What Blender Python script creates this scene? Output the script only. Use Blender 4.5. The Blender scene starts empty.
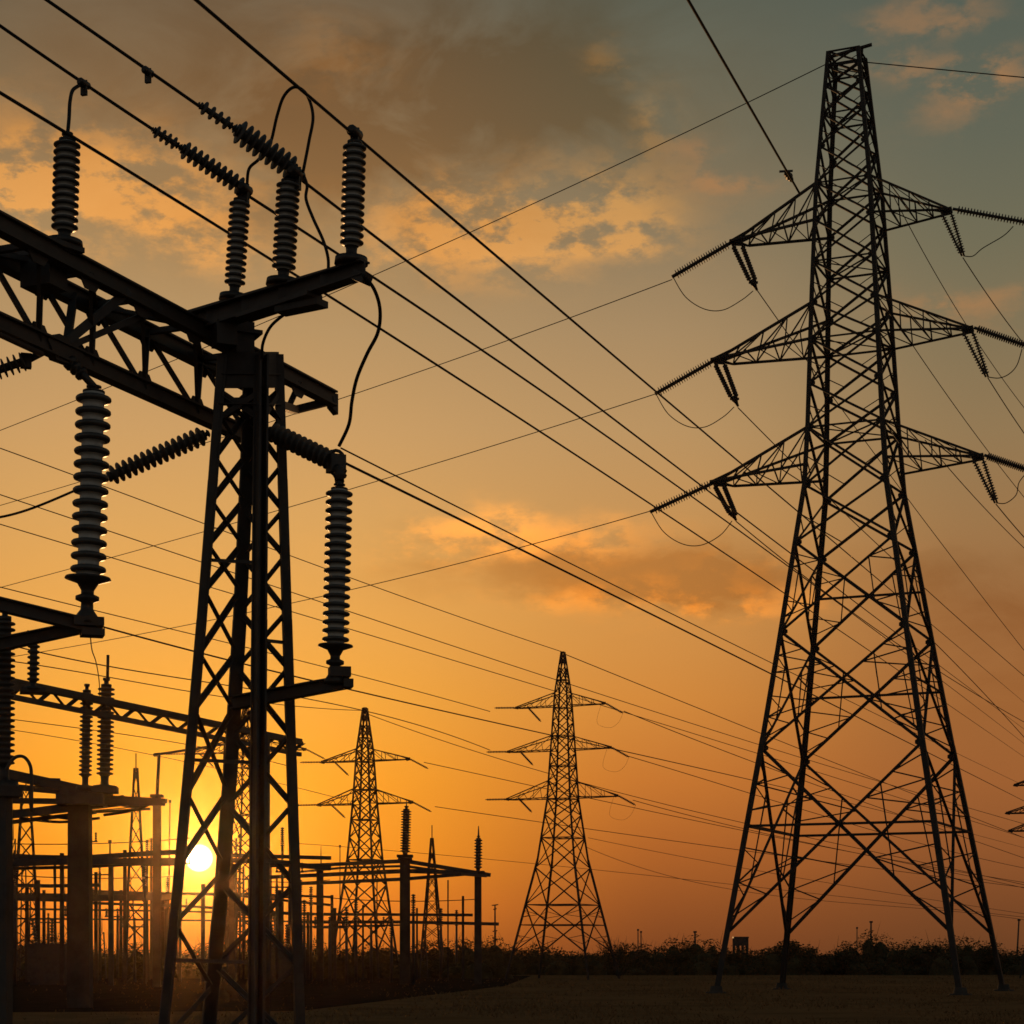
import bpy, math, random
from mathutils import Vector, Matrix
R = random.Random(7)
SC = bpy.context.scene
COL = SC.collection

# ------------------------------------------------------------------ camera, light, sky
F, HY, CAMH = 2048.0, 955.0, 1.7          # focal length in pixels, horizon row, eye height
cam = bpy.data.cameras.new('camera'); camo = bpy.data.objects.new('camera', cam); COL.objects.link(camo)
cam.sensor_width = 36.0; cam.sensor_fit = 'HORIZONTAL'; cam.lens = 36.0 * F / 1024
cam.shift_y = (HY - 512) / 1024; cam.clip_start = 0.1; cam.clip_end = 20000
camo.location = (0, 0, CAMH); camo.rotation_euler = (math.radians(90), 0, 0)
SC.camera = camo
SC.view_settings.view_transform = 'Standard'; SC.view_settings.look = 'None'
SC.view_settings.exposure = 0.0; SC.view_settings.gamma = 1.0; SC.view_settings.use_curve_mapping = False
SC.cycles.use_denoising = True
SC.cycles.max_bounces = 5; SC.cycles.volume_bounces = 0
SC.cycles.filter_width = 1.6

def P(px, py, Y):                          # a point seen at this pixel, Y metres away
    return Vector(((px - 512) / F * Y, Y, CAMH + (HY - py) / F * Y))
def gy(py):                                # distance of the ground seen at row py
    return CAMH * F / (py - HY)
def azel(px, py):
    az = math.atan((px - 512) / F); el = math.atan((HY - py) / F * math.cos(az)); return az, el
SUN_AZ, SUN_EL = azel(199, 858)
SUN_DIR = Vector((math.sin(SUN_AZ) * math.cos(SUN_EL), math.cos(SUN_AZ) * math.cos(SUN_EL), math.sin(SUN_EL)))
sl = bpy.data.lights.new('sun', 'SUN'); slo = bpy.data.objects.new('sun', sl); COL.objects.link(slo)
sl.energy = 0.8; sl.angle = math.radians(0.5); sl.color = (1.0, 0.52, 0.20)
slo.rotation_euler = (-SUN_DIR).to_track_quat('-Z', 'Y').to_euler(); slo.location = (-10, 0, 60)

def lin(c):
    c = c / 255.0
    return c / 12.92 if c <= 0.04045 else ((c + 0.055) / 1.055) ** 2.4
def L3(r, g, b): return (lin(r), lin(g), lin(b), 1)

W = bpy.data.worlds.new('World'); SC.world = W; W.use_nodes = True
nt = W.node_tree; nt.nodes.clear()
class NB:
    """tiny node builder: sockets or numbers in, socket out"""
    def __init__(s, nt): s.nt = nt
    def n(s, t, **k):
        x = s.nt.nodes.new(t)
        for a, v in k.items(): setattr(x, a, v)
        return x
    def put(s, sock, v):
        if isinstance(v, bpy.types.NodeSocket): s.nt.links.new(v, sock)
        elif v is not None: sock.default_value = v
    def m(s, op, a, b=None, c=None, clamp=False):
        x = s.n('ShaderNodeMath', operation=op, use_clamp=clamp)
        for i, v in enumerate((a, b, c)):
            if v is not None: s.put(x.inputs[i], v)
        return x.outputs[0]
    def mix(s, f, a, b, mode='MIX'):
        x = s.n('ShaderNodeMix', data_type='RGBA', blend_type=mode)
        s.put(x.inputs[0], f); s.put(x.inputs[6], a); s.put(x.inputs[7], b)
        return x.outputs[2]
    def sstep(s, v, a, b, lo=0.0, hi=1.0):
        x = s.n('ShaderNodeMapRange', interpolation_type='SMOOTHSTEP')
        s.put(x.inputs[0], v)
        for i, q in enumerate((a, b, lo, hi)): x.inputs[i + 1].default_value = q
        return x.outputs[0]
    def ramp(s, v, stops):
        x = s.n('ShaderNodeValToRGB'); s.put(x.inputs[0], v)
        e = x.color_ramp.elements
        while len(e) < len(stops): e.new(0.5)
        for i, (p, c) in enumerate(stops): e[i].position = p; e[i].color = c
        return x.outputs[0]
    def noise(s, v, scale, detail=6, rough=0.55, dist=0.0):
        x = s.n('ShaderNodeTexNoise'); s.put(x.inputs['Vector'], v)
        x.inputs['Scale'].default_value = scale; x.inputs['Detail'].default_value = detail
        x.inputs['Roughness'].default_value = rough; x.inputs['Distortion'].default_value = dist
        return x
b = NB(nt)
tc = b.n('ShaderNodeTexCoord').outputs['Generated']
sx = b.n('ShaderNodeSeparateXYZ'); b.put(sx.inputs[0], tc)
AZ = b.m('ARCTAN2', sx.outputs[0], sx.outputs[1]); EL = b.m('ARCSINE', sx.outputs[2])
elf = b.m('MULTIPLY', EL, 2.0, clamp=True)
def stops(x, rows): 
    return sorted([(min(1, max(0, azel(x, y)[1] * 2)), L3(*c)) for y, c in rows], key=lambda t: t[0])
near = b.ramp(elf, stops(330, [(-170, (84, 86, 80)), (0, (112, 94, 71)), (120, (136, 109, 76)), (230, (162, 130, 88)), (330, (176, 142, 97)), (430, (194, 151, 97)), (520, (208, 157, 90)), (610, (222, 160, 78)),
    (700, (232, 160, 60)), (780, (240, 155, 40)), (850, (240, 146, 32)), (905, (228, 126, 34)), (955, (190, 98, 30))]))
mid = b.ramp(elf, stops(680, [(-170, (68, 78, 74)), (0, (90, 93, 80)), (130, (112, 105, 84)), (240, (138, 119, 90)), (330, (160, 132, 95)), (430, (178, 141, 94)), (520, (190, 141, 83)), (610, (200, 140, 72)),
    (700, (200, 130, 58)), (780, (188, 112, 47)), (850, (165, 93, 40)), (905, (142, 79, 36)), (955, (118, 64, 32))]))
far = b.ramp(elf, stops(1000, [(-170, (58, 70, 68)), (0, (82, 90, 80)), (130, (94, 97, 82)), (240, (108, 104, 82)), (330, (124, 110, 82)), (430, (140, 115, 80)), (520, (150, 113, 72)), (610, (152, 104, 61)),
    (700, (152, 97, 52)), (780, (150, 91, 48)), (850, (136, 81, 43)), (905, (118, 70, 38)), (955, (102, 61, 34))]))
dA = b.m('ABSOLUTE', b.m('SUBTRACT', AZ, SUN_AZ))
d1 = azel(680, 955)[0] - SUN_AZ; d2 = azel(1000, 955)[0] - SUN_AZ; d0 = azel(330, 955)[0] - SUN_AZ
sky = b.mix(b.sstep(dA, d0 * 0.6, d1), near, mid)
sky = b.mix(b.sstep(dA, d1 * 0.9, d2), sky, far)
back = b.ramp(elf, [(0, L3(130, 108, 92)), (0.35, L3(122, 116, 108)), (1, L3(84, 90, 92))])
sky = b.mix(b.sstep(sx.outputs[1], 0.80, -0.2), sky, back)
high = b.sstep(EL, 0.45, 1.1)
sky = b.mix(high, sky, L3(52, 62, 66))
# clouds: patches placed by bearing and height, broken up by noise
vcomb = b.n('ShaderNodeCombineXYZ'); b.put(vcomb.inputs[0], AZ); b.put(vcomb.inputs[1], b.m('MULTIPLY', EL, 1.9)); b.put(vcomb.inputs[2], b.m('MULTIPLY', sx.outputs[1], 0.2))
wn = b.noise(vcomb.outputs[0], 16, 6, 0.60)
ws = b.n('ShaderNodeSeparateColor'); b.put(ws.inputs[0], wn.outputs['Color'])
wa = b.m('ADD', AZ, b.m('MULTIPLY', b.m('SUBTRACT', ws.outputs[0], 0.5), 0.075))
we = b.m('ADD', EL, b.m('MULTIPLY', b.m('SUBTRACT', ws.outputs[1], 0.5), 0.042))
fine = b.noise(vcomb.outputs[0], 34, 8, 0.62).outputs['Fac']
wisp = b.noise(vcomb.outputs[0], 12, 7, 0.58, 0.6).outputs['Fac']
def blob(px, py, rx, ry, w):
    a, e = azel(px, py)
    qa = b.m('MULTIPLY', b.m('SUBTRACT', wa, a), F / rx); qe = b.m('MULTIPLY', b.m('SUBTRACT', we, e), F / ry)
    return b.m('MULTIPLY', b.m('EXPONENT', b.m('MULTIPLY', b.m('ADD', b.m('MULTIPLY', qa, qa), b.m('MULTIPLY', qe, qe)), -1.0)), w)
def total(rows):
    t = None
    for r in rows:
        v = blob(*r); t = v if t is None else b.m('ADD', t, v)
    return t
darks = total([(470, 85, 210, 105, 1.3), (560, 140, 90, 60, .4), (300, 130, 190, 100, .9), (90, 40, 170, 80, .35), (600, 570, 140, 30, 1.25), (715, 582, 95, 24, 1.0), (1010, 630, 110, 60, .9), (940, 575, 70, 30, .5), (420, 560, 60, 26, .4)])
lights = total([(570, 218, 100, 34, 1.35), (470, 238, 80, 32, 1.1), (640, 243, 36, 12, .8), (390, 235, 60, 24, .45), (40, 165, 120, 42, 1.0), (140, 205, 105, 32, 1.0), (10, 190, 70, 26, .6), (210, 245, 50, 20, .6),
    (660, 130, 26, 34, .45), (610, 55, 24, 16, .4), (525, 536, 105, 18, 1.0), (640, 596, 110, 15, .8), (750, 603, 60, 10, .5), (430, 548, 45, 20, .25), (760, 560, 60, 12, .3), (330, 60, 60, 30, .25)])
pinks = total([(955, 90, 40, 26, .9), (905, 55, 40, 14, .45), (1000, 70, 30, 18, .4), (925, 8, 45, 12, .5), (725, 182, 45, 11, .75), (700, 150, 24, 16, .5), (935, 302, 48, 12, .6), (1000, 300, 36, 14, .5), (805, 300, 20, 10, .35), (905, 540, 60, 12, .3)])
fD = b.m('MULTIPLY', darks, b.sstep(wisp, 0.26, 0.66), clamp=True)
fL = b.m('MULTIPLY', lights, b.sstep(fine, 0.40, 0.58), clamp=True)
fP = b.m('MULTIPLY', pinks, b.sstep(fine, 0.40, 0.58), clamp=True)
ln = b.mix(1.0, sky, (0.74, 0.61, 0.48, 1), 'MULTIPLY')
sky = b.mix(b.m('MULTIPLY', fD, 0.95, clamp=True), sky, ln)
lite = b.mix(1.0, b.mix(1.0, sky, (1.75, 1.36, .90, 1), 'MULTIPLY'), (0.14, 0.045, 0.0, 1), 'ADD')
sky = b.mix(b.m('MULTIPLY', fL, 1.0, clamp=True), sky, lite)
sky = b.mix(b.m('MULTIPLY', fP, 0.85, clamp=True), sky, L3(172, 122, 76))
# the sun and the glare round it
dot = b.n('ShaderNodeVectorMath', operation='DOT_PRODUCT'); b.put(dot.inputs[0], tc); dot.inputs[1].default_value = SUN_DIR
ang = b.m('ARCCOSINE', b.m('MINIMUM', dot.outputs['Value'], 1.0))
def glow(sig, amp): return b.m('MULTIPLY', b.m('EXPONENT', b.m('MULTIPLY', ang, -F / sig)), amp)
def addcol(s_, f, c):
    x = b.n('ShaderNodeVectorMath', operation='SCALE'); x.inputs[0].default_value = c; b.put(x.inputs[3], f)
    return b.mix(1.0, s_, x.outputs[0], 'ADD')
sky = addcol(sky, glow(72, 0.27), (1.0, 0.40, 0.05))
sky = addcol(sky, b.m('ADD', glow(18, 1.2), glow(7, 5.0)), (1.0, 0.52, 0.10))
sky = addcol(sky, b.sstep(ang, 14.5 / F, 8.5 / F), (8.0, 6.6, 3.6))
sky = b.mix(b.sstep(EL, 0.0, -0.012), sky, L3(52, 34, 22))
nish = b.n('ShaderNodeTexSky', sky_type='NISHITA', sun_disc=False)
nish.sun_elevation = SUN_EL; nish.sun_rotation = SUN_AZ; nish.air_density = 1.6; nish.dust_density = 4.0
bg1 = b.n('ShaderNodeBackground'); b.put(bg1.inputs[0], sky); bg1.inputs[1].default_value = 1.14
bg2 = b.n('ShaderNodeBackground'); b.put(bg2.inputs[0], nish.outputs[0]); bg2.inputs[1].default_value = 0.05
BG_MIX = 0.06
ms = b.n('ShaderNodeMixShader'); ms.inputs[0].default_value = BG_MIX
nt.links.new(bg1.outputs[0], ms.inputs[1]); nt.links.new(bg2.outputs[0], ms.inputs[2])
wo = b.n('ShaderNodeOutputWorld'); nt.links.new(ms.outputs[0], wo.inputs[0])
W.cycles.sampling_method = 'MANUAL'; W.cycles.sample_map_resolution = 1024

# ------------------------------------------------------------------ materials
def mat(name, c1, c2, scale=4.0, rough=0.6, metal=0.0, bump=0.0, c3=None, spec=0.5):
    m = bpy.data.materials.new(name); m.use_nodes = True; q = NB(m.node_tree)
    bs = m.node_tree.nodes['Principled BSDF']
    co = q.n('ShaderNodeTexCoord').outputs['Object']
    n1 = q.noise(co, scale, 6, 0.6)
    st = [(0.32, (*c1, 1)), (0.68, (*c2, 1))]
    if c3: st = [(0.28, (*c1, 1)), (0.52, (*c2, 1)), (0.72, (*c3, 1))]
    q.put(bs.inputs['Base Color'], q.ramp(n1.outputs['Fac'], st))
    bs.inputs['Roughness'].default_value = rough; bs.inputs['Specular IOR Level'].default_value = spec; bs.inputs['Metallic'].default_value = metal
    if bump:
        n2 = q.noise(co, scale * 6, 5, 0.6); bp = q.n('ShaderNodeBump'); bp.inputs['Strength'].default_value = bump
        q.put(bp.inputs['Height'], n2.outputs['Fac']); q.put(bs.inputs['Normal'], bp.outputs[0])
    return m
M_STEEL = mat('weathered_steel', (.022, .019, .017), (.045, .040, .036), 3.0, .62, .25, .15, (.050, .034, .024))
M_PYLON = mat('galvanised_steel', (.020, .018, .016), (.042, .038, .034), 1.2, .7, .1, 0, spec=0.25)
M_PORC = mat('glazed_porcelain', (.030, .031, .030), (.065, .067, .062), 5.0, .45, 0, 0)
M_PORCD = mat('dark_porcelain', (.030, .027, .024), (.060, .055, .048), 5.0, .6, 0, 0)
M_CORE = mat('pale_porcelain', (.30, .31, .29), (.46, .47, .44), 6.0, .5, 0, 0)
M_FIT = mat('cast_fitting', (.028, .026, .024), (.05, .047, .043), 9.0, .5, .5, 0)
M_CABLE = mat('aluminium_cable', (.012, .012, .011), (.022, .021, .020), 6.0, .8, 0, 0, spec=0.2)
M_CONC = mat('weathered_concrete', (.030, .026, .022), (.062, .054, .046), 1.5, .9, 0, .3, spec=0.15)
M_WOOD = mat('timber_pole', (.035, .027, .020), (.06, .045, .033), 2.0, .85, 0, .2)
M_LEAF = mat('scrub_leaves', (.028, .026, .012), (.075, .064, .030), 1.3, .8, 0, 0, spec=0.1)
M_TWIG = mat('twigs', (.028, .022, .016), (.05, .04, .03), 2.0, .9, 0, 0)
M_GRASS = mat('dry_grass', (.080, .047, .022), (.19, .11, .05), .25, .9, 0, 0, (.095, .058, .028), spec=0.0)
M_GROUND = mat('dry_field', (.095, .054, .024), (.185, .105, .047), .18, 1.0, 0, .2, (.115, .066, .031), spec=0.0)
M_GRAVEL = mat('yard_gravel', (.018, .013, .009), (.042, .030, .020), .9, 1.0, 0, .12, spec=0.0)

# ------------------------------------------------------------------ mesh helpers
class MB:
    def __init__(s): s.v = []; s.f = []; s.sm = []; s.mi = {}; s.m2 = None
    def ring(s, c, U, V, prof):
        i0 = len(s.v)
        for (u, w) in prof: s.v.append(c + U * u + V * w)
        return list(range(i0, i0 + len(prof)))
    @staticmethod
    def frame(d, up=None):
        d = d.normalized(); up = Vector(up) if up is not None else Vector((0, 0, 1))
        if abs(d.dot(up.normalized())) > 0.97: up = Vector((0.3, 1, 0))
        U = d.cross(up).normalized(); return U, U.cross(d).normalized()
    def prism(s, p, q, prof, up=None, prof2=None, smooth=False):
        p = Vector(p); q = Vector(q)
        if (q - p).length < 1e-5: return
        U, V = s.frame(q - p, up)
        a = s.ring(p, U, V, prof); c = s.ring(q, U, V, prof2 or prof); n = len(prof)
        for i in range(n): s.f.append((a[i], a[(i + 1) % n], c[(i + 1) % n], c[i])); s.sm.append(smooth)
        s.f.append(tuple(reversed(a))); s.f.append(tuple(c)); s.sm += [False, False]
    def bar(s, p, q, w, h=None, up=None, w2=None, h2=None):
        h = h or w
        r = lambda w, h: [(-w / 2, -h / 2), (w / 2, -h / 2), (w / 2, h / 2), (-w / 2, h / 2)]
        s.prism(p, q, r(w, h), up, r(w2, h2 or w2) if w2 else None)
    def angle(s, p, q, w, t=None, up=None, flip=1):          # rolled L section
        t = t or w * .16; k = w * .42
        pr = [(-k * flip, -k), ((w - k) * flip, -k), ((w - k) * flip, -k + t), ((-k + t) * flip, -k + t), ((-k + t) * flip, w - k), (-k * flip, w - k)]
        if flip < 0: pr = pr[::-1]
        s.prism(p, q, pr, up)
    def ibeam(s, p, q, w, h, up=None, t=None, k2=1.0):
        t = t or h * .12
        def pr(k):
            a, hh, tt = w / 2 * k, h / 2 * k, t * k
            return [(-a, -hh), (a, -hh), (a, -hh + tt), (tt / 2, -hh + tt), (tt / 2, hh - tt), (a, hh - tt), (a, hh), (-a, hh), (-a, hh - tt), (-tt / 2, hh - tt), (-tt / 2, -hh + tt), (-a, -hh + tt)]
        s.prism(p, q, pr(1), up, pr(k2))
    def rod(s, p, q, r, n=8, r2=None):
        c = lambda r: [(r * math.cos(2 * math.pi * i / n), r * math.sin(2 * math.pi * i / n)) for i in range(n)]
        s.prism(p, q, c(r), None, c(r2) if r2 is not None else None, smooth=True)
    def tube(s, pts, r, n=6):
        pts = [Vector(p) for p in pts]; prev = None; U = None
        for i, p in enumerate(pts):
            d = (pts[min(i + 1, len(pts) - 1)] - pts[max(i - 1, 0)]).normalized()
            if U is None: U, V = s.frame(d)
            else: U = (U - d * U.dot(d)).normalized(); V = U.cross(d)
            a = s.ring(p, U, V, [(r * math.cos(2 * math.pi * k / n), r * math.sin(2 * math.pi * k / n)) for k in range(n)])
            if prev:
                for k in range(n): s.f.append((prev[k], prev[(k + 1) % n], a[(k + 1) % n], a[k])); s.sm.append(True)
            else: s.f.append(tuple(reversed(a))); s.sm.append(False)
            prev = a
        s.f.append(tuple(prev)); s.sm.append(False)
    def lathe(s, p, q, prof, n=20, rcore=0):                 # prof: (distance along p->q in metres, radius)
        rp = 9
        p = Vector(p); q = Vector(q); d = (q - p).normalized(); U, V = s.frame(d); prev = None
        for (t, r) in prof:
            a = s.ring(p + d * t, U, V, [(r * math.cos(2 * math.pi * k / n), r * math.sin(2 * math.pi * k / n)) for k in range(n)])
            if prev:
                for k in range(n):
                    if r <= rcore and rp <= rcore: s.mi[len(s.f)] = 1
                    s.f.append((prev[k], prev[(k + 1) % n], a[(k + 1) % n], a[k])); s.sm.append(True)
            else: s.f.append(tuple(reversed(a))); s.sm.append(False)
            prev = a; rp = r
        s.f.append(tuple(prev)); s.sm.append(False)
    def box(s, c, sx, sy, sz, ang=0.0):
        c = Vector(c); u = Vector((math.cos(ang), math.sin(ang), 0))
        s.bar(c - Vector((0, 0, sz / 2)), c + Vector((0, 0, sz / 2)), sx, sy, up=Vector((-u.y, u.x, 0)))
    def plate(s, pts, th):                                   # flat convex gusset with thickness
        pts = [Vector(p) for p in pts]; nrm = (pts[1] - pts[0]).cross(pts[2] - pts[0]).normalized() * th / 2
        i0 = len(s.v); n = len(pts)
        s.v += [p + nrm for p in pts] + [p - nrm for p in pts]
        s.f.append(tuple(range(i0, i0 + n))); s.f.append(tuple(reversed(range(i0 + n, i0 + 2 * n)))); s.sm += [False, False]
        for i in range(n):
            j = (i + 1) % n; s.f.append((i0 + j, i0 + i, i0 + n + i, i0 + n + j)); s.sm.append(False)
    def quad(s, a, b_, c, d): 
        i0 = len(s.v); s.v += [a, b_, c, d]; s.f.append((i0, i0 + 1, i0 + 2, i0 + 3)); s.sm.append(False)
    def build(s, name, m, parent=None, origin=None):
        org = Vector(origin) if origin is not None else (parent_loc(parent) if parent else Vector((0, 0, 0)))
        me = bpy.data.meshes.new(name)
        me.from_pydata([tuple(v - org) for v in s.v], [], s.f); me.polygons.foreach_set('use_smooth', s.sm)
        me.materials.append(m)
        if s.mi:
            me.materials.append(s.m2)
            for fi in s.mi: me.polygons[fi].material_index = 1
        me.update()
        o = bpy.data.objects.new(name, me); COL.objects.link(o)
        if parent: o.parent = parent
        else: o.location = org
        return o
def parent_loc(o):
    v = Vector(o.location)
    while o.parent: o = o.parent; v = v + Vector(o.location)
    return v
def thing(name, label, cat, loc, group=None):
    o = bpy.data.objects.new(name, None); COL.objects.link(o); o.location = loc; o.empty_display_size = .3
    o['label'] = label; o['category'] = cat
    if group: o['group'] = group
    return o
def tag(o, label, cat, group=None):
    o['label'] = label; o['category'] = cat
    if group: o['group'] = group
    return o
def struct(o, kind='structure'): o['kind'] = kind; return o
def lerp(a, c, t): return a + (c - a) * t

# ------------------------------------------------------------------ ground
def sheet(name, m, x0, x1, y0, y1, z, nx=1, ny=1, amp=0.0):
    mb = MB()
    idx = {}
    for j in range(ny + 1):
        for i in range(nx + 1):
            x = lerp(x0, x1, i / nx); y = lerp(y0, y1, j / ny)
            idx[i, j] = len(mb.v); mb.v.append(Vector((x, y, z + amp * (math.sin(x * .7 + y * .31) + math.sin(x * .23 - y * .53 + 1.7)) * .5)))
    for j in range(ny):
        for i in range(nx):
            mb.f.append((idx[i, j], idx[i + 1, j], idx[i + 1, j + 1], idx[i, j + 1])); mb.sm.append(True)
    return struct(mb.build(name, m))
sheet('ground', M_GROUND, -3000, 3000, -400, 6000, 0)
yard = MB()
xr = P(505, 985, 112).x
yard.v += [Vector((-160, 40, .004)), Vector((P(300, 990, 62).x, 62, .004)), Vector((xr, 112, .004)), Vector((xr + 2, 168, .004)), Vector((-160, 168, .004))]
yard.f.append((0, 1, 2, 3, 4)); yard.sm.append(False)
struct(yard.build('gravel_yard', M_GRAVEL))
g = MB()
for i in range(52000):
    Y = 46 + 125 * R.random() ** 1.5; x = (R.uniform(-180, 1204) - 512) / F * Y
    if x < lerp(P(300, 990, 62).x, xr, (Y - 62) / 50) and 50 < Y and R.random() < .90: continue
    if math.sin(x * .55 + Y * .11) + math.sin(x * .19 - Y * .27) < R.uniform(-1.6, .9): continue
    h = R.uniform(.03, .12) * (1.8 if R.random() < .04 else 1); w = .010 + .0003 * Y; a = R.uniform(0, math.pi)
    lx, ly = R.uniform(-.09, .09), R.uniform(-.09, .09)
    i0 = len(g.v); dx, dy = math.cos(a) * w, math.sin(a) * w
    g.v += [Vector((x - dx, Y - dy, -.01)), Vector((x + dx, Y + dy, -.01)), Vector((x + lx, Y + ly, h))]
    g.f.append((i0, i0 + 1, i0 + 2)); g.sm.append(False)
struct(g.build('dry_grass', M_GRASS), 'stuff')

# ------------------------------------------------------------------ lattice pylons
def xpanel(mb, a0, a1, c0, c1, w, both=True, up=None):
    mb.angle(a0, c1, w, up=up); 
    if both: mb.angle(c0, a1, w, up=up, flip=-1)
def pylon(name, label, X, Y, phi, prof, panels, arms, lw, bw, lean=(0, 0), foot=True, detail=2, zleg=0.0, group=None, peakbar=False):
    c, s_ = math.cos(phi), math.sin(phi); u = Vector((c, -s_, 0)); v = Vector((s_, c, 0))
    root = thing(name, label, 'pylon', (X, Y, 0), group); O = Vector((X, Y, 0))
    def half(z):
        for (z0, h0), (z1, h1) in zip(prof, prof[1:]):
            if z <= z1: return lerp(h0, h1, (z - z0) / (z1 - z0))
        return prof[-1][1]
    ztop = prof[-1][0]
    def ctr(z): return O + Vector((lerp(lean[0], lean[1], z / ztop), 0, z))
    def cor(k, z):                                           # corners in order round the tower
        su, sv = ((-1, -1), (1, -1), (1, 1), (-1, 1))[k]; h = half(z)
        return ctr(z) + u * su * h + v * sv * h
    zs = sorted(set([zleg] + [z for z, _ in prof] + [ztop]))
    for k in range(4):
        mb = MB()
        su, sv = ((-1, -1), (1, -1), (1, 1), (-1, 1))[k]
        for z0, z1 in zip(zs, zs[1:]):
            t = (z0 + z1) / 2 / ztop; w = lerp(lw[0], lw[1], t)
            if detail >= 2: mb.angle(cor(k, z0), cor(k, z1), w, w * .22, up=-(u * su) - (v * sv) * 0.001, flip=1 if su * sv > 0 else -1)
            mb.bar(cor(k, z0), cor(k, z1), w * (.62 if detail >= 2 else .9))
        if detail >= 2:
            for z in panels[1:-1]:
                p = cor(k, z); w = lerp(lw[0], lw[1], z / ztop)
                for dvec in (u * -su, v * -sv):
                    mb.plate([p - Vector((0, 0, w * 1.1)), p + dvec * w * 1.4 - Vector((0, 0, w * .3)), p + dvec * w * 1.4 + Vector((0, 0, w * .3)), p + Vector((0, 0, w * 1.1))], .02)
        leg = mb.build('leg', M_PYLON, root)
        if foot:
            fb = MB(); p = cor(k, 0); fb.lathe(p + Vector((0, 0, -.3)), p + Vector((0, 0, .5)), [(0, .5), (.32, .5), (.36, .45), (.38, .30), (.62, .25), (.63, 0.01)], 14)
            fb.build('footing', M_CONC, root)
    mb = MB()
    for i, (z0, z1) in enumerate(zip(panels, panels[1:])):
        tall = z1 - z0; t = z0 / ztop; w = lerp(bw[0], bw[1], t)
        for k in range(4):
            k2 = (k + 1) % 4
            a0, a1, c0, c1 = cor(k, z0), cor(k, z1), cor(k2, z0), cor(k2, z1)
            xpanel(mb, a0, a1, c0, c1, w)
            if tall > 3.0 and detail >= 1:                  # horizontal at the crossing plus redundant members
                w0, w1 = half(z0), half(z1); tm = w0 / (w0 + w1); zm = lerp(z0, z1, tm); X_ = lerp(a0, c1, tm)
                am, cm = cor(k, zm), cor(k2, zm)
                if i == 0 or R.random() < .6 or detail == 1: mb.angle(am, cm, w * .85)
                sw = w * .45
                for (L0, Lm, L1) in ((a0, am, a1), (c0, cm, c1)):
                    for q in ((.36, .68) if tall > 5 and detail >= 2 else (.5,)):
                        dl = lerp(L0, X_, q); ll = lerp(L0, Lm, min(1, q + .12)); mb.angle(ll, dl, sw); mb.angle(lerp(L0, Lm, max(0, q - .22)), dl, sw)
                        du = lerp(L1, X_, q); lu = lerp(L1, Lm, min(1, q + .12)); mb.angle(lu, du, sw); mb.angle(lerp(L1, Lm, max(0, q - .22)), du, sw)
                if detail >= 2:
                    mb.angle(lerp(am, cm, .25), lerp(a0, X_, .5), sw); mb.angle(lerp(am, cm, .75), lerp(c0, X_, .5), sw)
                    mb.angle(lerp(am, cm, .25), lerp(a1, X_, .5), sw); mb.angle(lerp(am, cm, .75), lerp(c1, X_, .5), sw)
            elif detail >= 2:
                mb.angle(lerp(a0, c1, .27), lerp(a0, a1, .5), w * .42); mb.angle(lerp(c0, a1, .27), lerp(c0, c1, .5), w * .42)
        if i % 2 == 1 and (z0 > 22.5 or detail == 1):
            for k in range(4): mb.angle(cor(k, z0), cor((k + 1) % 4, z0), w * .8)
            mb.angle(cor(0, z0), cor(2, z0), w * .55); mb.angle(cor(1, z0), cor(3, z0), w * .55)
    for k in range(4): mb.angle(cor(k, ztop), cor((k + 1) % 4, ztop), bw[1])
    mb.build('body_bracing', M_PYLON, root)
    if peakbar:
        mb = MB(); mb.angle(ctr(ztop) - u * .95 + Vector((0, 0, .05)), ctr(ztop) + u * 1.15 + Vector((0, 0, .30)), .16); mb.bar(ctr(ztop) + u * .7, ctr(ztop) + u * .72 + Vector((0, 0, .25)), .1)
        mb.build('earth_wire_bar', M_PYLON, root)
    tips = []
    for (zb, zt, LL, LR) in arms:
        row = {}
        for side, Ln, kn, kf in ((-1, LL, 0, 3), (1, LR, 1, 2)):
            am = MB(); w = lw[1] * .62
            tip = ctr(zb) + u * side * Ln
            if side < 0: tn, tf = tip - v * .12 * half(zb), tip + u * .11 * Ln + v * .62 * half(zb)
            else: tn, tf = tip - v * .18 * half(zb), tip + v * .22 * half(zb)
            apex = lerp(tn, tf, .3) + Vector((0, 0, .10))
            nb, fb_, ntp, ftp = cor(kn, zb), cor(kf, zb), cor(kn, zt), cor(kf, zt)
            for p, q in ((nb, tn), (fb_, tf), (ntp, apex), (ftp, lerp(apex, tf, .35))): am.angle(p, q, w)
            am.angle(tn, tf, w); am.angle(apex, tn, w); am.angle(apex, tf, w)
            N = 4 if detail >= 2 else 3
            bw_ = w * .5
            for i in range(N):
                t0, t1 = i / N, (i + 1) / N
                if i: am.angle(lerp(nb, tn, t0), lerp(fb_, tf, t0), bw_); am.angle(lerp(nb, tn, t0), lerp(ntp, apex, t0), bw_); am.angle(lerp(fb_, tf, t0), lerp(ftp, apex, t0), bw_)
                am.angle(lerp(nb, tn, t0), lerp(fb_, tf, t1), bw_)
                am.angle(lerp(ntp, apex, t0), lerp(nb, tn, t1), bw_); am.angle(lerp(ftp, apex, t0), lerp(fb_, tf, t1), bw_)
                if detail >= 2: am.angle(lerp(ntp, apex, t0), lerp(ftp, apex, t1), bw_ * .8)
            k_ = lw[1] / .20; am.plate([apex + u * -side * .5 * k_, apex + Vector((0, 0, -.35 * k_)) - u * side * .3 * k_, apex + u * side * .22 * k_ + Vector((0, 0, -.25 * k_)), apex + u * side * .15 * k_ + Vector((0, 0, .08 * k_))], .05)
            am.build('crossarm', M_PYLON, root)
            row[side] = apex + u * side * .1 * k_ + Vector((0, 0, -.1 * k_))
        tips.append(row)
    return root, tips, cor, ctr
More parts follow.
